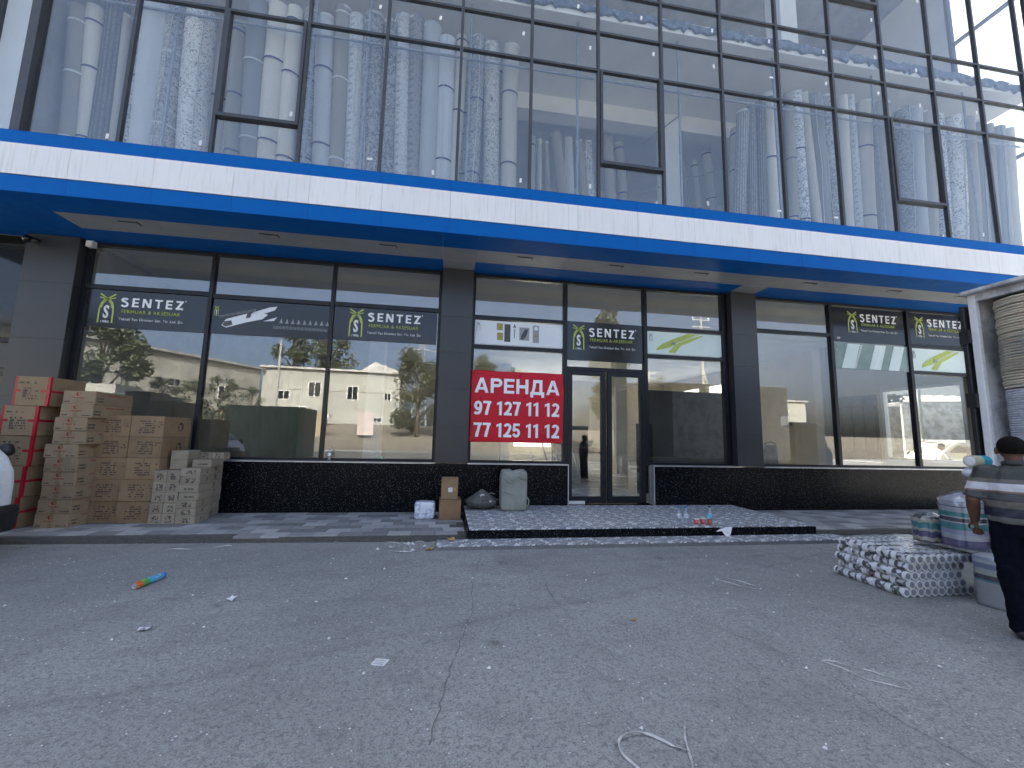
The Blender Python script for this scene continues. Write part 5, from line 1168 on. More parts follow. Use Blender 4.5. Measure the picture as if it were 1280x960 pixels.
mt['tray'] = pmat('beige_board_tray', (0.76, 0.70, 0.58), (0.66, 0.60, 0.49), 12, .8, var=.10)
mt['tray_wrapped'] = pmat('film_wrapped_tray', (0.76, 0.78, 0.84), (0.64, 0.66, 0.74), 12, .25, var=.10)
tray = MB().lathe([(.35, 0), (.375, .006), (.38, .018), (.36, .026)], (0, 0, 0), 30)
tm1 = tray.mesh('tray', mt['tray'], False); tm2 = tray.mesh('tray', mt['tray_wrapped'], False)
t = thing('tray_stack', 'tall stack of beige round trays inside the truck, upper half', 'tray stack', (6.995, 3.79, 2.31), 0, 'tray stacks in the truck')
for i in range(33): inst('tray', tm1, t, (jit(.006), jit(.006), i*.0335), (jit(.012), jit(.012), rnd.uniform(0, 6)))
vs = []; n = 40
for j in range(14):
    q = j/13
    for i in range(n):
        a = 2*math.pi*i/n; nn = mnoise.noise(Vector((math.cos(a)*3, math.sin(a)*3, q*4))); rr = .385+.02*abs(nn)+.05*max(0, mnoise.noise(Vector((math.cos(a)*1.3, math.sin(a)*1.3, q*2+5))))
        vs.append((rr*math.cos(a), rr*math.sin(a), .22+.42*q+.05*nn+.05*math.sin(a*2)))
b_ = MB(); b_.add(vs, [(j*n+i, j*n+(i+1)%n, (j+1)*n+(i+1)%n, (j+1)*n+i) for j in range(13) for i in range(n)]); inst('plastic_film', b_.mesh('plastic_film', mt['film_thick'], True), t)
t = thing('tray_stack', 'film-wrapped whitish stack of round trays, lower half in the truck', 'tray stack', (7.005, 3.785, .99), 0, 'tray stacks in the truck')
for i in range(48): inst('tray', tm2, t, (jit(.003), jit(.003), i*.0272), (0, 0, rnd.uniform(0, 6)))

# ------------------------------------------------------------------ white microvan at the left edge
def hatchback(label, loc, rz, paint):
    t = thing('parked_car', label, 'car', loc, rz)
    W2 = .75
    def prof(name, poly, y0, y1, m_, bevel, segs=4, parent=t):
        o = inst(name, MB().prism(poly, y0, y1).mesh(name, m_), parent)
        if bevel: md = o.modifiers.new('b', 'BEVEL'); md.width = bevel; md.segments = segs; md.limit_method = 'ANGLE'; o.data.polygons.foreach_set('use_smooth', [False]*len(o.data.polygons))
        return o
    body = prof('body', [(-.03, .36), (-.01, .58), (-.012, .86), (-.035, 1.02), (-.13, 1.20), (-.24, 1.30), (-.80, 1.76), (-1.05, 1.82), (-3.05, 1.82), (-3.55, 1.50), (-3.68, 1.1), (-3.70, .40), (-3.45, .28), (-.3, .28)], -W2, W2, paint, .10)
    prof('bumper', [(-.10, .24), (.025, .28), (.05, .54), (.02, .60), (-.10, .58)], -W2-.012, W2+.012, mt['black'], .05)
    prof('bumper', [(-3.62, .24), (-3.73, .28), (-3.75, .52), (-3.62, .54)], -W2-.012, W2+.012, mt['black'], .04)
    ws = MB(); ws.add([(-.262, -.62, 1.335), (-.262, .62, 1.335), (-.775, .58, 1.755), (-.775, -.58, 1.755)], [(0, 1, 2, 3)]); o = inst('windscreen', ws.mesh('windscreen', mt['car_glass']), t); md = o.modifiers.new('t', 'SOLIDIFY'); md.thickness = .02; md.offset = 1
    for s_ in (-1, 1):
        y0, y1 = (W2-.004, W2+.012) if s_ > 0 else (-W2-.012, -W2+.004)
        for poly in ([(-.45, 1.34), (-.92, 1.72), (-1.40, 1.72), (-1.40, 1.34)], [(-1.47, 1.34), (-1.47, 1.72), (-2.4, 1.72), (-2.4, 1.34)], [(-2.47, 1.34), (-2.47, 1.72), (-2.95, 1.72), (-3.3, 1.34)]):
            inst('side_window', MB().prism(poly, y0, y1).mesh('side_window', mt['car_glass']), t)
        inst('door_seam', MB().box(-1.19, -1.182, y0 if s_ > 0 else y0+.01, y1-.01 if s_ > 0 else y1, .32, 1.45).mesh('door_seam', mt['black']), t)
        inst('mirror', MB().tube([(-.36, s_*(W2-.03), 1.24), (-.24, s_*(W2+.04), 1.27), (-.22, s_*(W2+.09), 1.28)], [(.03, .05), (.05, .09), (.04, .07)], 10).mesh('mirror', mt['black'], True), t)
        inst('headlight', MB().box(-.03, .012, s_*.36-.13, s_*.36+.13, .72, .88).mesh('headlight', mt['trim']), t); inst('tail_light', MB().box(-3.42, -3.38, s_*.62-.08, s_*.62+.08, .66, .90).mesh('tail_light', mt['red_tape']), t)
        for x in (-.72, -2.95):
            w_ = inst('wheel', MB().tube([(x, s_*.55, .27), (x, s_*.58, .27), (x, s_*.73, .27), (x, s_*.762, .27)], [.22, .27, .27, .22], 20).mesh('wheel', mt['rubber']), t); inst('rim', MB().tube([(x, s_*.757, .27), (x, s_*.772, .27)], [.17, .14], 16).mesh('rim', mt['trim']), w_)
    return t
mt['car_glass'] = pmat('dark_car_glass', (0.012, 0.015, 0.018), None, 3, .08)
mt['cream_paint'] = pmat('cream_paint', (0.66, 0.60, 0.44), (0.62, 0.56, 0.40), 2, .3)
van = hatchback('white hatchback with black bumper, only its front corner in view at the left', (-5.40, 5.66, 0), 0, mt['white_paint'])

# ------------------------------------------------------------------ rolled carpets upstairs
RM = [rug_mat('blue_grey_damask', (0.66, 0.66, 0.665), (0.27, 0.285, 0.32), 'damask'), rug_mat('beige_plain_pile', (0.68, 0.645, 0.57), (0.56, 0.53, 0.47), 'plain'), rug_mat('grey_striped_pile', (0.20, 0.205, 0.22), (0.42, 0.42, 0.42), 'stripe'),
      rug_mat('white_floral_pile', (0.80, 0.775, 0.73), (0.24, 0.25, 0.28), 'floral'), rug_mat('slate_plain_pile', (0.57, 0.585, 0.61), (0.46, 0.475, 0.50), 'plain'), rug_mat('bordered_pile', (0.64, 0.64, 0.65), (0.26, 0.275, 0.31), 'border')]
RN = ['blue-grey damask', 'beige', 'dark grey striped', 'white floral', 'slate blue', 'bordered blue-grey']
RUGS = [(-6.599, 7.812, -6.653, 7.58, 8.855, 0.142, 1, 'w'), (-6.409, 7.811, -6.402, 7.58, 8.922, 0.12, 1, 'n'), (-6.206, 7.809, -6.102, 7.58, 9.129, 0.151, 2, ''), (-6.034, 7.813, -5.921, 7.58, 8.889, 0.061, 1, ''), (-5.735, 7.812, -5.631, 7.58, 9.029, 0.105, 0, 'n'), (-5.438, 7.805, -5.446, 7.58, 9.215, 0.218, 4, ''), (-5.204, 7.804, -5.128, 7.58, 9.297, 0.177, 0, 'w'), (-4.777, 7.808, -4.711, 7.58, 9.131, 0.212, 3, ''), (-4.049, 7.813, -4.093, 7.58, 9.036, 0.132, 1, 'n'), (-3.721, 7.804, -3.802, 7.58, 9.621, 0.175, 4, 'w'), (-3.434, 7.802, -3.442, 7.58, 9.522, 0.177, 1, 'n'), (-3.164, 7.802, -3.145, 7.58, 9.548, 0.138, 1, 'n'), (-2.813, 7.802, -2.857, 7.58, 9.554, 0.126, 0, 'n'), (-2.521, 7.8, -2.589, 7.58, 9.468, 0.155, 4, 'n'), (-2.262, 7.799, -2.284, 7.58, 9.722, 0.143, 1, 'w'), (-1.94, 7.8, -2.037, 7.58, 9.595, 0.144, 5, ''), (-1.637, 7.797, -1.71, 7.58, 9.66, 0.183, 0, ''), (-1.312, 7.795, -1.37, 7.58, 9.584, 0.148, 0, ''), (-1.065, 7.795, -1.166, 7.58, 9.786, 0.135, 5, ''), (-0.807, 7.797, -0.916, 7.58, 9.781, 0.136, 5, ''), (-0.538, 7.798, -0.612, 7.58, 9.66, 0.168, 4, ''), (-0.294, 7.801, -0.286, 7.58, 9.433, 0.154, 4, 'n'), (-0.097, 7.801, -0.003, 7.58, 9.559, 0.109, 1, 'n'), (0.299, 7.8, 0.32, 7.58, 9.601, 0.126, 0, 'n'), (0.74, 7.804, 0.585, 7.58, 9.486, 0.144, 3, ''), (1.032, 7.8, 1.015, 7.58, 9.51, 0.146, 1, 'n'), (2.011, 10.331, 1.937, 10.0, 9.495, 0.086, 4, 'n'), (2.268, 10.344, 2.134, 10.0, 9.454, 0.065, 1, ''), (2.532, 10.359, 2.332, 10.0, 9.412, 0.066, 1, ''), (3.252, 10.304, 2.571, 10.0, 9.68, 0.144, 1, ''), (3.226, 10.32, 2.928, 10.0, 9.59, 0.111, 4, ''), (3.822, 10.336, 3.198, 10.0, 9.558, 0.113, 1, ''), (3.779, 10.338, 3.469, 10.0, 9.573, 0.113, 0, ''), (4.389, 10.318, 4.041, 10.0, 9.821, 0.138, 1, ''), (4.845, 10.325, 4.365, 10.0, 9.652, 0.116, 1, 'n'), (7.241, 10.456, 6.608, 10.0, 9.451, 0.074, 1, 'n'), (7.566, 10.367, 7.02, 10.0, 9.876, 0.113, 1, 'n'), (6.821, 10.488, 6.237, 10.0, 9.304, 0.074, 4, ''), (6.231, 7.861, 6.237, 7.58, 8.891, 0.118, 2, ''), (6.528, 7.844, 6.465, 7.58, 9.065, 0.09, 2, ''), (6.805, 7.842, 6.693, 7.58, 9.2, 0.1, 2, ''), (7.072, 7.832, 6.929, 7.58, 9.438, 0.111, 1, 'n'), (7.282, 7.832, 7.114, 7.58, 9.448, 0.102, 1, 'n'), (7.557, 7.833, 7.427, 7.58, 9.519, 0.093, 1, 'n'), (7.858, 7.831, 7.618, 7.58, 9.571, 0.125, 0, 'n'), (8.215, 7.83, 7.828, 7.58, 9.585, 0.095, 1, ''), (8.428, 7.827, 8.079, 7.58, 9.564, 0.138, 4, ''), (8.697, 7.826, 8.357, 7.58, 9.589, 0.128, 0, ''), (9.022, 7.822, 8.859, 7.58, 9.67, 0.108, 1, ''), (9.244, 7.822, 9.058, 7.58, 9.702, 0.098, 5, ''), (9.515, 7.82, 9.421, 7.58, 9.593, 0.165, 1, 'n'), (9.92, 7.821, 9.866, 7.58, 9.601, 0.201, 1, ''), (10.655, 7.82, 10.523, 7.58, 9.62, 0.137, 0, ''), (10.998, 7.815, 10.826, 7.58, 9.667, 0.161, 4, ''), (11.237, 7.812, 11.167, 7.58, 9.613, 0.151, 1, ''), (11.618, 7.811, 11.49, 7.58, 9.577, 0.141, 0, ''), (12.037, 7.809, 11.992, 7.58, 9.611, 0.167, 3, ''), (12.444, 7.809, 12.377, 7.58, 9.626, 0.157, 1, ''), (12.819, 7.809, 12.687, 7.58, 9.586, 0.134, 4, ''), (13.089, 7.809, 13.024, 7.58, 9.549, 0.123, 1, ''), (13.45, 7.805, 13.371, 7.58, 9.556, 0.124, 4, ''), (13.75, 7.804, 13.641, 7.58, 9.53, 0.125, 1, '')]
fr = sorted([q for q in RUGS if q[1] < 9], key=lambda q: q[2]); fl = []
for a, b in zip(fr, fr[1:]):
    g_ = b[2]-a[2]
    if g_ > .75: continue
    for q in ((.5,) if g_ < .5 else (.35, .7)):
        fl.append((a[0]+(b[0]-a[0])*q+rnd.uniform(-.04, .04), 8.12, a[2]+(b[2]-a[2])*q+rnd.uniform(-.05, .05), 7.93, min(a[4], b[4])-rnd.uniform(-.05, .35), rnd.uniform(.13, .17), rnd.choice((0, 1, 1, 3, 4, 4, 5, 2)), rnd.choice(('', 'n', 'n', 'w'))))
RUGS = [(a, b, c_, d, e, f*1.10, g_, h) for a, b, c_, d, e, f, g_, h in RUGS]+fl
mt['binding'] = pmat('pale_binding', (0.62, 0.63, 0.62), (0.52, 0.53, 0.52), 30, .9)
cnt = {}
for i, (xb, yb, xt, yt, zt, r_, st, tie) in enumerate(RUGS):
    A = Vector((xb, yb, 5.735)); B = Vector((xt, yt, zt)); Ln = (B-A).length
    bay = max(0, min(14, int((xt+6.79)/1.36))); key = (bay, 2 if yb > 9 else (1 if yb > 8.05 else 0)); cnt[key] = cnt.get(key, 0)+1
    row_ = 'back row' if yb > 9 else ('second row' if yb > 8.05 else 'front row')
    lab = f'{RN[st]} carpet roll, {nth(cnt[key]-1)} from left behind the {nth(bay)} upstairs pane, {row_}'
    t = thing('rolled_carpet', lab, 'carpet roll', A, 0, 'rolled carpets standing upstairs')
    t.rotation_euler = (B-A).to_track_quat('Z', 'Y').to_euler()
    rr = random.Random(i); n = 18; b_ = MB(); vs = []; rows = 9; ph = rr.uniform(0, 6)
    for j in range(rows+1):
        q = j/rows; bow = .02*math.sin(q*math.pi+ph)*(r_/.15)
        for a_i in range(n):
            a = 2*math.pi*a_i/n+ph; spi = r_*(1+.07*(a_i/n-.5)+.03*mnoise.noise(Vector((math.cos(a)*1.5, math.sin(a)*1.5+i, q*3))))
            vs.append((spi*math.cos(a)+bow, spi*math.sin(a), q*Ln))
    b_.add(vs, [(j*n+q, j*n+(q+1)%n, (j+1)*n+(q+1)%n, (j+1)*n+q) for j in range(rows) for q in range(n)])
    inst('pile', b_.mesh('pile', RM[st], True), t)
    e_ = MB()     # rolled end: rings of backing with a hollow core
    e_.tube([(0.0, 0, Ln-.05), (0, 0, Ln-.002), (0, 0, Ln-.001), (0, 0, Ln-.06)], [r_*.98, r_*.99, r_*.35, r_*.3], n, cap=False); e_.tube([(0, 0, 0.0), (0, 0, .02)], r_*.97, n)
    inst('rolled_end', e_.mesh('rolled_end', mt['binding']), t)
    if tie:
        for q in ((.22, .62, .93) if r_ < .16 else (.3, .7)):
            z_ = Ln*q+rr.uniform(-.15, .15)
            if z_ > Ln-.04: z_ = Ln-.09
            bow = .02*math.sin(z_/Ln*math.pi+ph)*(r_/.15)
            o = inst('tie', MB().tube([(bow, 0, z_-.018), (bow+.002, 0, z_+.018)], r_*1.065, 18, cap=False).mesh('tie', mt['navy'] if tie == 'n' else mt['binding'], True), t, (0, 0, 0), (0, 0, 0))
    if st in (0, 3, 4, 5) and r_ > .09 and rr.random() < .6:
        a0 = math.pi*1.5+rr.uniform(-.6, .6); pts = []
        for j in range(8):
            q = j/7; a = a0+q*rr.uniform(.1, .5); pts.append((r_*1.06*math.cos(a)+.02*math.sin(q*math.pi+ph)*(r_/.15), r_*1.06*math.sin(a), q*(Ln-.01)))
        inst('edge_binding', MB().tube(pts, (.012, .007), 6).mesh('edge_binding', mt['binding'], True), t)
t = thing('carpet_rack', 'steel pipe rack holding the carpet rolls behind the upstairs glass', 'rack', (3.5, 7.5, 5.73))
for a, b in ((-6.6, 2.7), (2.75, 6.2), (6.25, 13.6)): MB().tube([(a, 7.36, 8.90), (b, 7.36, 8.90)], .022, 8).build('rail', mt['galv'], t)
for x_ in (-5.0, -2.72, -1.75, .17, 2.36, 4.60, 6.9, 9.5, 12.1): MB().tube([(x_, 7.40, 5.735), (x_, 7.40, 10.165)], .026, 8).build('post', mt['galv'], t, loc=(x_, 7.40, 5.735))
MB().tube([(4.6, 7.4, 8.4), (4.5, 8.9, 8.86)], .015, 6).build('brace', mt['galv'], t); MB().tube([(4.75, 9.6, 8.0), (7.9, 9.6, 9.3)], .015, 6).build('brace', mt['galv'], t)

# ------------------------------------------------------------------ small things on the facade and indoors
t = thing('security_camera', 'black dome camera on the left grey column under the soffit', 'camera', (-7.62, 8.56, 4.96))
b_ = MB(); b_.tube([(-7.62, 8.575, 5.0), (-7.62, 8.46, 5.0), (-7.60, 8.40, 4.97)], .02, 8); b_.build('bracket', mt['black'], t)
b_ = MB(); ball(b_, (-7.60, 8.40, 4.93), .065); b_.build('dome', mt['car_glass'], t, smooth=True); b_ = MB(); b_.tube([(-7.52, 8.52, 4.95), (-7.45, 8.40, 4.90), (-7.42, 8.34, 4.87)], [.03, .045, .04], 10); b_.build('lens_barrel', mt['black'], t, smooth=True)
MB().tube([(-10.15, 8.57, 5.1), (-7.78, 8.5, 5.0), (-7.70, 8.48, 4.93)], .008, 6).build('cable', mt['black'], t)
t = thing('junction_box', 'small white junction box at the top of the left column', 'box', (-6.80, 8.72, 5.0)); bx('housing', 'white', -6.87, -6.74, 8.64, 8.74, 4.97, 5.09, parent=t, bevel=.008); bx('lid', 'trim', -6.76, -6.741, 8.632, 8.6395, 4.99, 5.07, parent=t)
t = thing('leaning_frames', 'metal frames leaning indoors behind the left door leaf', 'frame', (3.6, 13.0, .2))
for i, x_ in enumerate((3.3, 3.62, 3.9)):
    b_ = MB(); b_.tube([(x_, 12.6, .21), (x_-.45, 13.2, 2.1), (x_-.15, 13.2, 2.1), (x_+.3, 12.6, .21)], .02, 6); b_.tube([(x_-.2, 12.9, 1.1), (x_+.1, 12.9, 1.1)], .015, 6); b_.build('frame', mt['galv'], t)
t = thing('dark_cabinet', 'dark cabinet indoors behind the left door leaf', 'cabinet', (4.2, 14.0, .2)); bx('carcass', 'dark_wall', 3.75, 4.9, 14.0, 14.6, .2, 2.0, parent=t); bx('door', 'black', 3.77, 4.31, 13.98, 13.999, .25, 1.95, parent=t); bx('door', 'black', 4.34, 4.88, 13.98, 13.999, .25, 1.95, parent=t)
t = thing('black_board', 'black board standing indoors at the partition by the door', 'board', (5.45, 10.35, .2)); bx('panel', 'black', 5.0, 5.42, 10.40, 10.44, .2, 2.0, parent=t); bx('edge', 'frame', 4.98, 4.999, 10.39, 10.45, .2, 2.0, parent=t)
for i, (x_, y_) in enumerate(((11.3, 13.2), (10.75, 13.4))):
    t = thing('rounded_chair', f'grey chair with rounded back inside the right shop, {"right" if i == 0 else "left"} one', 'chair', (x_, y_, .2), 0, 'grey chairs in the right shop')
    b_ = MB(); b_.tube([(-.24, 0, 0), (-.25, 0, 1.15), (-.2, 0, 1.34), (0, 0, 1.40), (.2, 0, 1.34), (.25, 0, 1.15), (.24, 0, 0)], .03, 8); inst('frame', b_.mesh('frame', mt['galv'], True), t)
    inst('backrest', MB().box(-.21, .21, -.02, .02, .62, 1.30).mesh('backrest', pmat('grey_fabric', (0.2, 0.2, 0.21), None, 20, .9) if i == 0 else bpy.data.materials['grey_fabric']), t); inst('seat', MB().box(-.22, .22, -.45, .0, .44, .52).mesh('seat', bpy.data.materials['grey_fabric']), t)
    for sx in (-.2, .2): inst('leg', MB().tube([(sx, -.42, 0), (sx, -.42, .44)], .018, 8).mesh('leg', mt['galv']), t)
t = thing('meter_box', 'grey meter box on the beige wall inside the right shop', 'box', (13.82, 15.2, 2.3)); bx('housing', 'galv', 13.76, 13.858, 15.0, 15.45, 2.25, 2.7, parent=t); bx('lid', 'trim', 13.745, 13.759, 15.04, 15.41, 2.29, 2.66, parent=t)
t = thing('green_cloth', 'small green cloth on the window sill left of the column', 'cloth', (-1.30, 8.9, 1.03)); 
b_ = MB(); ball(b_, (-1.30, 8.93, 1.085), (.09, .05, .05), 14); b_.build('cloth', pmat('green_cloth', (0.10, 0.35, 0.22), None, 30, .9), t, smooth=True); bx('inner_ledge', 'plaster', -6.86, -.25, 8.905, 9.2, .2, 1.03)
# ------------------------------------------------------------------ neighbour on the left
nb = thing('neighbour_building', 'dark clad neighbouring building at the left edge of the picture', 'building', (-12, 9, 0))
bx('wall', 'clad', -16.0, -7.465, 8.9, 20.0, .0, 5.0, parent=nb); bx('upper_wall', 'clad', -16.0, -7.465, 7.3, 20.0, 5.3, 15.5, parent=nb)
for z0, z1 in ((5.31, 8.0), (8.01, 10.4), (10.41, 12.8)): 
    for a, b in ((-12.4, -10.0), (-9.99, -7.47)): bx('cladding_panel', 'clad', a, b, 7.27, 7.299, z0, z1, parent=nb)
for a, b, z0, z1 in ((-10.2, -7.80, 3.1, 4.95), (-10.2, -7.80, .9, 2.55)):
    w_ = bx('window', 'frame', a, b, 8.84, 8.899, z0, z1, parent=nb); bx('pane', 'car_glass', a+.08, b-.08, 8.825, 8.838, z0+.08, z1-.08, parent=w_)
bx('panel', 'clad', -10.2, -7.78, 8.82, 8.89, 2.62, 3.02, parent=nb); bx('plinth', 'granite', -10.2, -7.78, 8.80, 8.89, .0, .88, parent=nb)

# ------------------------------------------------------------------ the other side of the street (seen in the glass)
mt['leaf_a'] = leaf_mat('dark_leaves', (0.030, 0.042, 0.020), (0.060, 0.074, 0.036)); mt['leaf_b'] = leaf_mat('grey_green_leaves', (0.050, 0.064, 0.040), (0.082, 0.094, 0.058)); mt['bark'] = pmat('bark', (0.12, 0.09, 0.065), (0.08, 0.06, 0.045), 9, .9, bump=.5)
def tree(label, x, y, h, cr, ch, seed, leaf='leaf_a', n=2600, group='trees across the street'):
    z0 = ground_z(y)-.05; t = thing('leafy_tree', label, 'tree', (x, y, z0), 0, group); r_ = random.Random(seed)
    b_ = MB(); b_.tube([(0, 0, 0), (.05, .02, h*.25), (-.03, .05, h*.5), (.0, 0, h*.8)], [h*.028, h*.022, h*.015, h*.006], 8)
    cl = []
    for i in range(26):
        a = r_.uniform(0, 6.28); q = r_.uniform(.0, 1); zz = h-ch+ch*q; rad = cr*math.sin(math.pi*(.12+.82*q))**.7*r_.uniform(.35, 1.0)
        c = Vector((rad*math.cos(a), rad*math.sin(a), zz)); cl.append((c, cr*r_.uniform(.22, .40)))
        if i < 12: b_.tube([(0, 0, max(h*.2, zz-ch*.35)), c*.5+Vector((0, 0, zz*.5-.1*ch)), c], [h*.010, h*.006, h*.002], 5)
    inst('trunk', b_.mesh('trunk', mt['bark'], True), t)
    vs = []; fs = []
    for i in range(n):
        c, cr_ = r_.choice(cl); d = Vector((r_.gauss(0, 1), r_.gauss(0, 1), r_.gauss(0, .8))).normalized()*cr_*r_.uniform(.25, 1.05); p = c+d; s_ = h*r_.uniform(.012, .024)
        u = Vector((r_.gauss(0, 1), r_.gauss(0, 1), r_.gauss(0, .6))).normalized(); w = u.cross(Vector((r_.gauss(0, 1), r_.gauss(0, 1), r_.gauss(0, 1)))).normalized(); k_ = len(vs)
        vs += [p-u*s_, p+w*s_*.55, p+u*s_, p-w*s_*.55]; fs.append((k_, k_+1, k_+2, k_+3))
    m_ = MB(); m_.add(vs, fs); inst('crown', m_.mesh('crown', mt[leaf]), t)
    return t
tree('tall dense tree at the far left across the street', -22.0, -12.5, 8.2, 2.6, 6.2, 1, 'leaf_a', 7000)
tree('small round tree before the long concrete hall, leftmost of the low row', -20.7, -16.5, 4.4, 1.2, 3.0, 2, 'leaf_b'); tree('small round tree before the long concrete hall, second of the low row', -18.9, -16.5, 4.3, 1.4, 2.9, 3, 'leaf_b'); tree('small round tree before the long concrete hall, third of the low row', -16.9, -16.8, 4.7, 1.4, 3.2, 4, 'leaf_b'); tree('thin young tree at the right end of the low row by the hall', -14.8, -17.0, 4.0, .9, 2.2, 5, 'leaf_b', 900)
tree('broad dark tree across the street opposite the first grey column', -2.6, -20.5, 7.6, 3.0, 6.6, 6, 'leaf_a', 9000); tree('round dark tree across the street opposite the red banner', 3.4, -18.5, 7.3, 2.1, 5.4, 7, 'leaf_a', 7000); tree('low bushy tree across the street beside the banner tree', 6.0, -19.5, 6.2, 1.8, 4.2, 77, 'leaf_a', 2600)
tree('tall slender tree across the street opposite the entrance door', 11.3, -10.5, 11.2, 1.7, 8.6, 8, 'leaf_a', 8000); tree('small tree across the street right of the entrance', 20.6, -20.5, 6.3, 1.4, 3.4, 9, 'leaf_b', 1600)
tree('bushy tree behind the side street trucks', 31, 24.5, 9.0, 3.2, 7.2, 10, 'leaf_b', 3600, 'trees in the side street'); tree('dark tree left of the trucks in the side street', 27.5, 23.5, 7.0, 2.4, 5.8, 11, 'leaf_a', 3000, 'trees in the side street')
tree('far tree on the skyline behind the hall, left', -21.5, -44, 12.5, 2.8, 5, 12, 'leaf_a', 1800); tree('far tree on the skyline behind the hall, right', -17.0, -46, 13.5, 3.4, 6, 13, 'leaf_a', 2200)
# long concrete hall, oblique to the street
mt['old_conc'] = pmat('weathered_concrete', (0.335, 0.33, 0.295), (0.225, 0.222, 0.20), .45, .9, bump=.3); mt['old_plaster'] = pmat('old_grey_plaster', (0.35, 0.355, 0.325), (0.285, 0.288, 0.265), .5, .9, bump=.2); mt['roof_sheet'] = pmat('metal_roof', (0.40, 0.40, 0.40), (0.25, 0.24, 0.23), 2, .5, metal=.3); mt['ochre'] = pmat('ochre_wall', (0.36, 0.30, 0.20), (0.30, 0.25, 0.17), .8, .9); mt['teal'] = pmat('dark_teal_steel', (0.022, 0.052, 0.052), (0.018, 0.043, 0.044), 2, .5)
def wall_house(name, label, A, B, depth, h, m_, zb, wins=(), roof=.0, gable=0.0):
    """building whose front runs from A to B; windows given as (distance along front, sill height, width, height)"""
    A, B = Vector((*A, 0)), Vector((*B, 0)); d = (B-A); L_ = d.length; rz = math.atan2(d.y, d.x)
    t = thing(name, label, 'building', (A.x, A.y, zb), rz)
    inst('wall', MB().box(0, L_, -depth, 0, -1.5, h).mesh('wall', mt[m_]), t)
    r_ = MB()
    if gable < 0: r_.prism([(-.3, h+.01), (L_*.35, h-gable), (L_+.3, h+.25), (L_+.3, h+.01)], -depth-.3, .4)
    elif gable: 
        r_.add([(-.3, .4, h+.01), (L_+.3, .4, h+.01), (L_+.3, -depth-.3, h+.01), (-.3, -depth-.3, h+.01), (-.3, -depth/2, h+gable), (L_+.3, -depth/2, h+gable)], [(0, 1, 5, 4), (2, 3, 4, 5), (0, 4, 3), (1, 2, 5), (0, 3, 2, 1)])
    else: r_.box(-.25, L_+.25, -depth-.2, .35, h+.01, h+.22)
    inst('roof', r_.mesh('roof', mt['roof_sheet']), t)
    n_ = int(L_/6)
    for i in range(1, n_): inst('joint', MB().box(i*6-.03, i*6+.03, .001, .025, -1, h).mesh('joint', mt['old_conc']), t)
    inst('string_course', MB().box(0, L_, .001, .07, h*.62, h*.62+.16).mesh('string_course', mt[m_]), t)
    for (x, z, w, hh) in wins:
        o = inst('window', MB().box(x, x+w, .001, .06, z, z+hh).mesh('window', mt['white']), t)
        for a, b in ((x+.07, x+w/2-.03), (x+w/2+.03, x+w-.07)): inst('pane', MB().box(a, b, .061, .075, z+.07, z+hh-.07).mesh('pane', mt['car_glass']), o)
    return t
wall_house('concrete_hall', 'long weathered concrete hall across the street with small windows', (-28.5, -12.0), (-19.8, -30.0), 9, 5.8, 'old_conc', 2.2, ((8.0, 3.2, .9, .8), (11.0, 3.0, 1.0, .7), (15.5, 2.3, 1.2, 1.3)))
wall_house('plaster_house', 'grey plastered two-storey house across the street with white windows', (-19.7, -30.4), (-5.4, -31.5), 8, 5.9, 'old_plaster', 2.45, ((1.6, 2.5, 1.2, 1.0), (4.6, 2.9, 1.3, 1.7), (8.6, 2.7, 1.2, 1.6), (12.6, 2.8, .8, .9), (11.5, .3, 1.0, .6)), gable=.0)
wall_house('gabled_shed', 'shed with shallow gabled metal roof behind the plastered house', (-11.2, -36.3), (-5.4, -36.7), 6, 6.3, 'old_plaster', 2.45, (), gable=-1.7)
wall_house('grey_block', 'plain grey block across the street at the right', (22, -34), (52, -36), 9, 5.0, 'old_plaster', 2.45, ((4, 2.0, 1.6, 1.4), (12, 2.0, 1.6, 1.4), (20, 2.0, 1.6, 1.4)))
wall_house('side_street_wall', 'pale building behind the trucks in the side street', (60, 20), (28, 34), 8, 5.0, 'old_plaster', 0.0, ((4, 2.0, 1.6, 1.4), (12, 2.0, 1.6, 1.4)))
t = thing('boundary_wall', 'sandy plastered boundary wall across the street', 'wall', (-18, -19.5, ground_z(-19.5))); inst('body', MB().box(-6, 8, -.3, 0, -1, 2.0).mesh('body', mt['ochre']), t); inst('coping', MB().box(-6.05, 8.05, -.38, .08, 2.001, 2.1).mesh('coping', mt['old_conc']), t)
def container(label, x0, x1, y0, y1, h):
    t = thing('steel_container', label, 'container', ((x0+x1)/2, y0, ground_z((y0+y1)/2)), 0, 'dark teal containers across the yard'); L_ = x1-x0
    inst('body', MB().box(-L_/2+.05, L_/2-.05, y1-y0, -.05, .1, h-.05).mesh('body', mt['teal']), t)
    for xx in (-L_/2, L_/2-.12): inst('corner_post', MB().box(xx, xx+.12, -.12, 0, 0, h).mesh('corner_post', mt['teal']), t)
    inst('top_rail', MB().box(-L_/2+.121, L_/2-.121, -.1, .0, h-.12, h).mesh('top_rail', mt['teal']), t); inst('bottom_rail', MB().box(-L_/2+.121, L_/2-.121, -.1, .0, .0, .14).mesh('bottom_rail', mt['teal']), t)
    rm_ = MB().box(-.05, .05, -.049, -.02, .15, h-.13).mesh('rib', mt['teal']); k_ = int(L_/.28)
    for i in range(1, k_): inst('rib', rm_, t, (-L_/2+i*L_/k_, 0, 0))
    return t
container('wide dark teal steel container opposite the second window', -12.0, -7.9, -7.4, -9.8, 2.95); container('tall narrow dark teal container opposite the first window', -17.5, -15.3, -7.4, -9.6, 3.4); container('low dark teal container beside the tall one', -15.2, -13.9, -7.4, -9.0, 2.65)
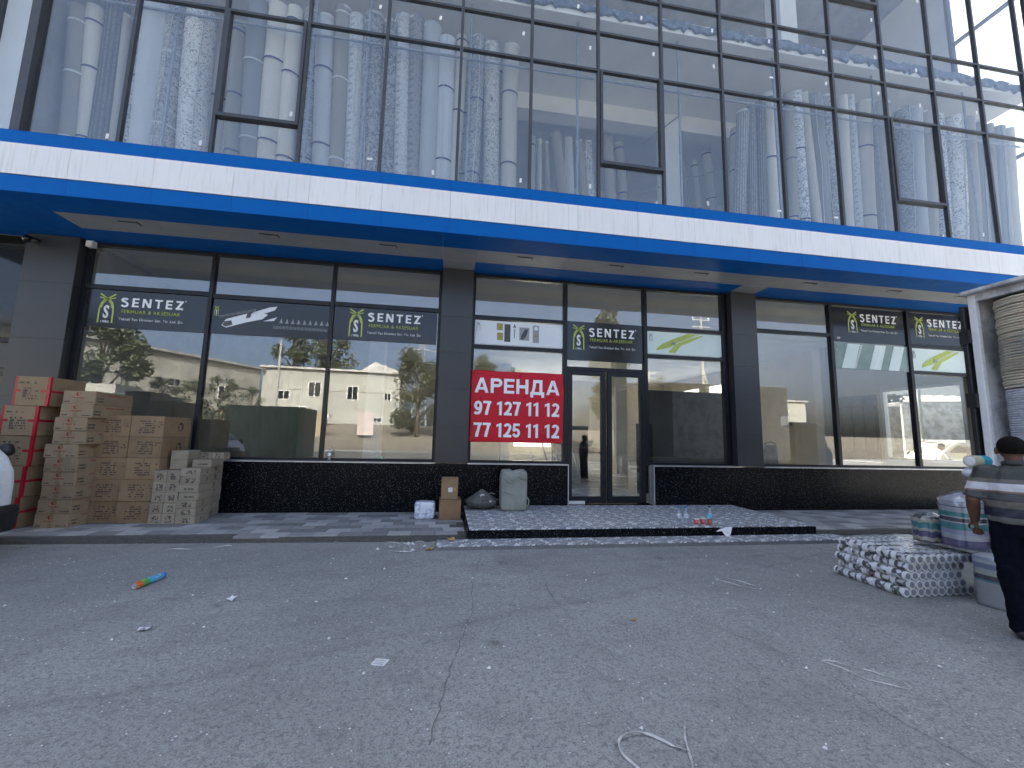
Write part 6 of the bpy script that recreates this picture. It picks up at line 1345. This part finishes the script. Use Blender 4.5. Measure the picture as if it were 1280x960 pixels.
t = thing('street_kiosk', 'small grey kiosk with flat roof opposite the first window', 'kiosk', (-19.2, -8.2, 0)); inst('wall', MB().box(-1.2, 1.2, -1.6, 0, 0, 3.1).mesh('wall', mt['old_plaster']), t); inst('roof', MB().box(-1.4, 1.4, -1.8, .3, 3.101, 3.9).mesh('roof', mt['old_conc']), t); inst('window', MB().box(-.7, .7, .001, .05, 1.2, 2.4).mesh('window', mt['car_glass']), t)
def pole(label, x, y, h, arms=True, brace=False):
    t = thing('utility_pole', label, 'pole', (x, y, ground_z(y)), 0, 'concrete utility poles'); inst('shaft', MB().tube([(0, 0, -.3), (0, 0, h)], [.16, .09], 8).mesh('shaft', mt['conc']), t)
    if arms:
        for z in (h-.3, h-.8): inst('cross_arm', MB().box(-.7, .7, -.05, .05, z, z+.09).mesh('cross_arm', mt['galv']), t)
        for xx in (-.6, 0, .6): inst('insulator', MB().lathe([(.04, 0), (.06, .08), (.03, .16)], (xx, 0, h-.205), 8).mesh('insulator', mt['white']), t)
    if brace: inst('brace', MB().tube([(1.9, .1, 0), (.05, 0, h*.62)], .10, 8).mesh('brace', mt['conc']), t)
    return t
pole('plain concrete pole in front of the plastered house', -15.0, -22, 8.2, False); pole('braced concrete utility pole opposite the right window', 17.7, -9, 10.4, True, True); pole('distant utility pole left of the braced one', 19.3, -20, 7.0)
b_ = MB(); pts = {'a': [(-19.3, -22.3, 9.9), (-15, -22, 10.2), (-5, -21.5, 9.3), (3, -20, 9.1), (19.3, -20, 8.4)], 'b': [(19.3, -20, 8.9), (18.6, -14, 8.6), (17.7, -9, 10.1)], 'c': [(17.7, -9, 9.6), (25, -8.6, 8.9), (34, -8.2, 9.6)]}
for q in pts.values(): b_.tube(q, .02, 5)
tag(b_.build('overhead_wire', mt['black'], None, loc=(-15, -22, 10.2)), 'thin overhead wires strung between the street poles', 'wire')
t = thing('lattice_pylon', 'distant steel lattice pylon behind the plastered house', 'pylon', (-5.7, -70, 2.45)); b_ = MB()
for sx in (-1, 1):
    for sy in (-1, 1): b_.tube([(sx*1.6, sy*1.6, 0), (sx*.35, sy*.35, 19)], .10, 5)
    for j in range(8):
        z0, z1 = j*2.3, (j+1)*2.3; r0, r1 = 1.6-1.25*z0/19, 1.6-1.25*z1/19; b_.tube([(-r0, sx*r0, z0), (r1, sx*r1, z1)], .06, 4); b_.tube([(r0, sx*r0, z0), (-r1, sx*r1, z1)], .06, 4)
inst('tower', b_.mesh('tower', mt['galv']), t); inst('cross_arm', MB().tube([(-4.5, 0, 16), (0, 0, 16.8), (4.5, 0, 16)], .12, 5).mesh('cross_arm', mt['galv']), t); inst('cross_arm', MB().tube([(-3.4, 0, 18.4), (0, 0, 19), (3.4, 0, 18.4)], .12, 5).mesh('cross_arm', mt['galv']), t)
# mini pickup and sign board before the plastered house
t = thing('mini_pickup', 'small white pickup parked before the plastered house', 'pickup', (-13.4, -27.2, 2.42), R(180))
o = inst('cab', MB().prism([(.4, .35), (1.7, .35), (1.72, .95), (1.3, 1.65), (.4, 1.68)], -.7, .7).mesh('cab', mt['white_paint']), t); md = o.modifiers.new('b', 'BEVEL'); md.width = .05; md.segments = 2
for s_ in (-1, 1): inst('window', MB().prism([(.55, 1.05), (1.5, 1.05), (1.22, 1.52), (.55, 1.52)], s_*.70-.006, s_*.70+.006).mesh('window', mt['car_glass']), o)
inst('bed', MB().box(-1.7, .38, -.7, .7, .55, .62).mesh('bed', mt['white_paint']), t)
for bb in ((-1.7, .38, -.7, -.66, .621, .95), (-1.7, .38, .66, .7, .621, .95), (-1.74, -1.701, -.7, .7, .55, .95)): inst('bed_side', MB().box(*bb).mesh('bed_side', mt['white_paint']), t)
for x in (1.0, -1.1):
    for s_ in (-1, 1): inst('wheel', MB().tube([(x, s_*.55-.07, .26), (x, s_*.55+.07, .26)], .26, 16).mesh('wheel', mt['rubber']), t)
t = thing('sign_board', 'white and pink roadside board across the street', 'sign', (-6.7, -19, ground_z(-19)), 0); inst('panel', MB().box(-.65, .65, -.05, 0, .3, 2.2).mesh('panel', pmat('pale_pink_board', (0.46, 0.36, 0.34), (0.52, 0.47, 0.45), 2, .6)), t); inst('leg', MB().box(-.6, -.52, -.06, -.051, 0, .8).mesh('leg', mt['galv']), t); inst('leg', MB().box(.52, .6, -.06, -.051, 0, .8).mesh('leg', mt['galv']), t)
# side street seen through the right shop
lorry('cream lorry parked in the sunny side street beyond the side window', (21.5, 18.6, 0), R(-14))
hatchback('cream car in the sunny side street beyond the side window', (19.4, 14.6, 0), R(168), mt['cream_paint']); hatchback('white car behind the window frame in the side street', (18.0, 15.6, 0), R(-60), mt['white_paint'])
t = thing('steel_gantry', 'slatted steel gantry above the side street lorries', 'gantry', (23, 17, 0)); 
for x, y in ((21, 15.6), (28, 14.5), (21.6, 19.5), (28.6, 18.4)): MB().tube([(x, y, 0), (x, y, 4.3)], .06, 8).build('post', mt['galv'], t, loc=(x, y, 0))
for i in range(12): MB().box(21+i*.64, 21.06+i*.64, 15.4-.16*i*.64, 19.6-.16*i*.64, 4.3, 4.4).build('slat', mt['galv'], t, loc=(21+i*.64, 17.4, 4.3))
person('man in white shirt walking in the sunny side street', (17.4, 12.35, 0), R(60), ((-.2, 0, 1.375), (-.30, -.06, 1.12), (-.28, .06, .90), (0, .3, -1), (.7, .3, 0)), ((.2, 0, 1.375), (.30, .05, 1.12), (.27, .2, .92), (0, .3, -1), (-.7, .3, 0)), ((-.09, .12), (.1, -.12)), mt['skin'], mt['white_cloth'], mt['grey_cloth'], mt['hair'], 0, .012, 1.0)
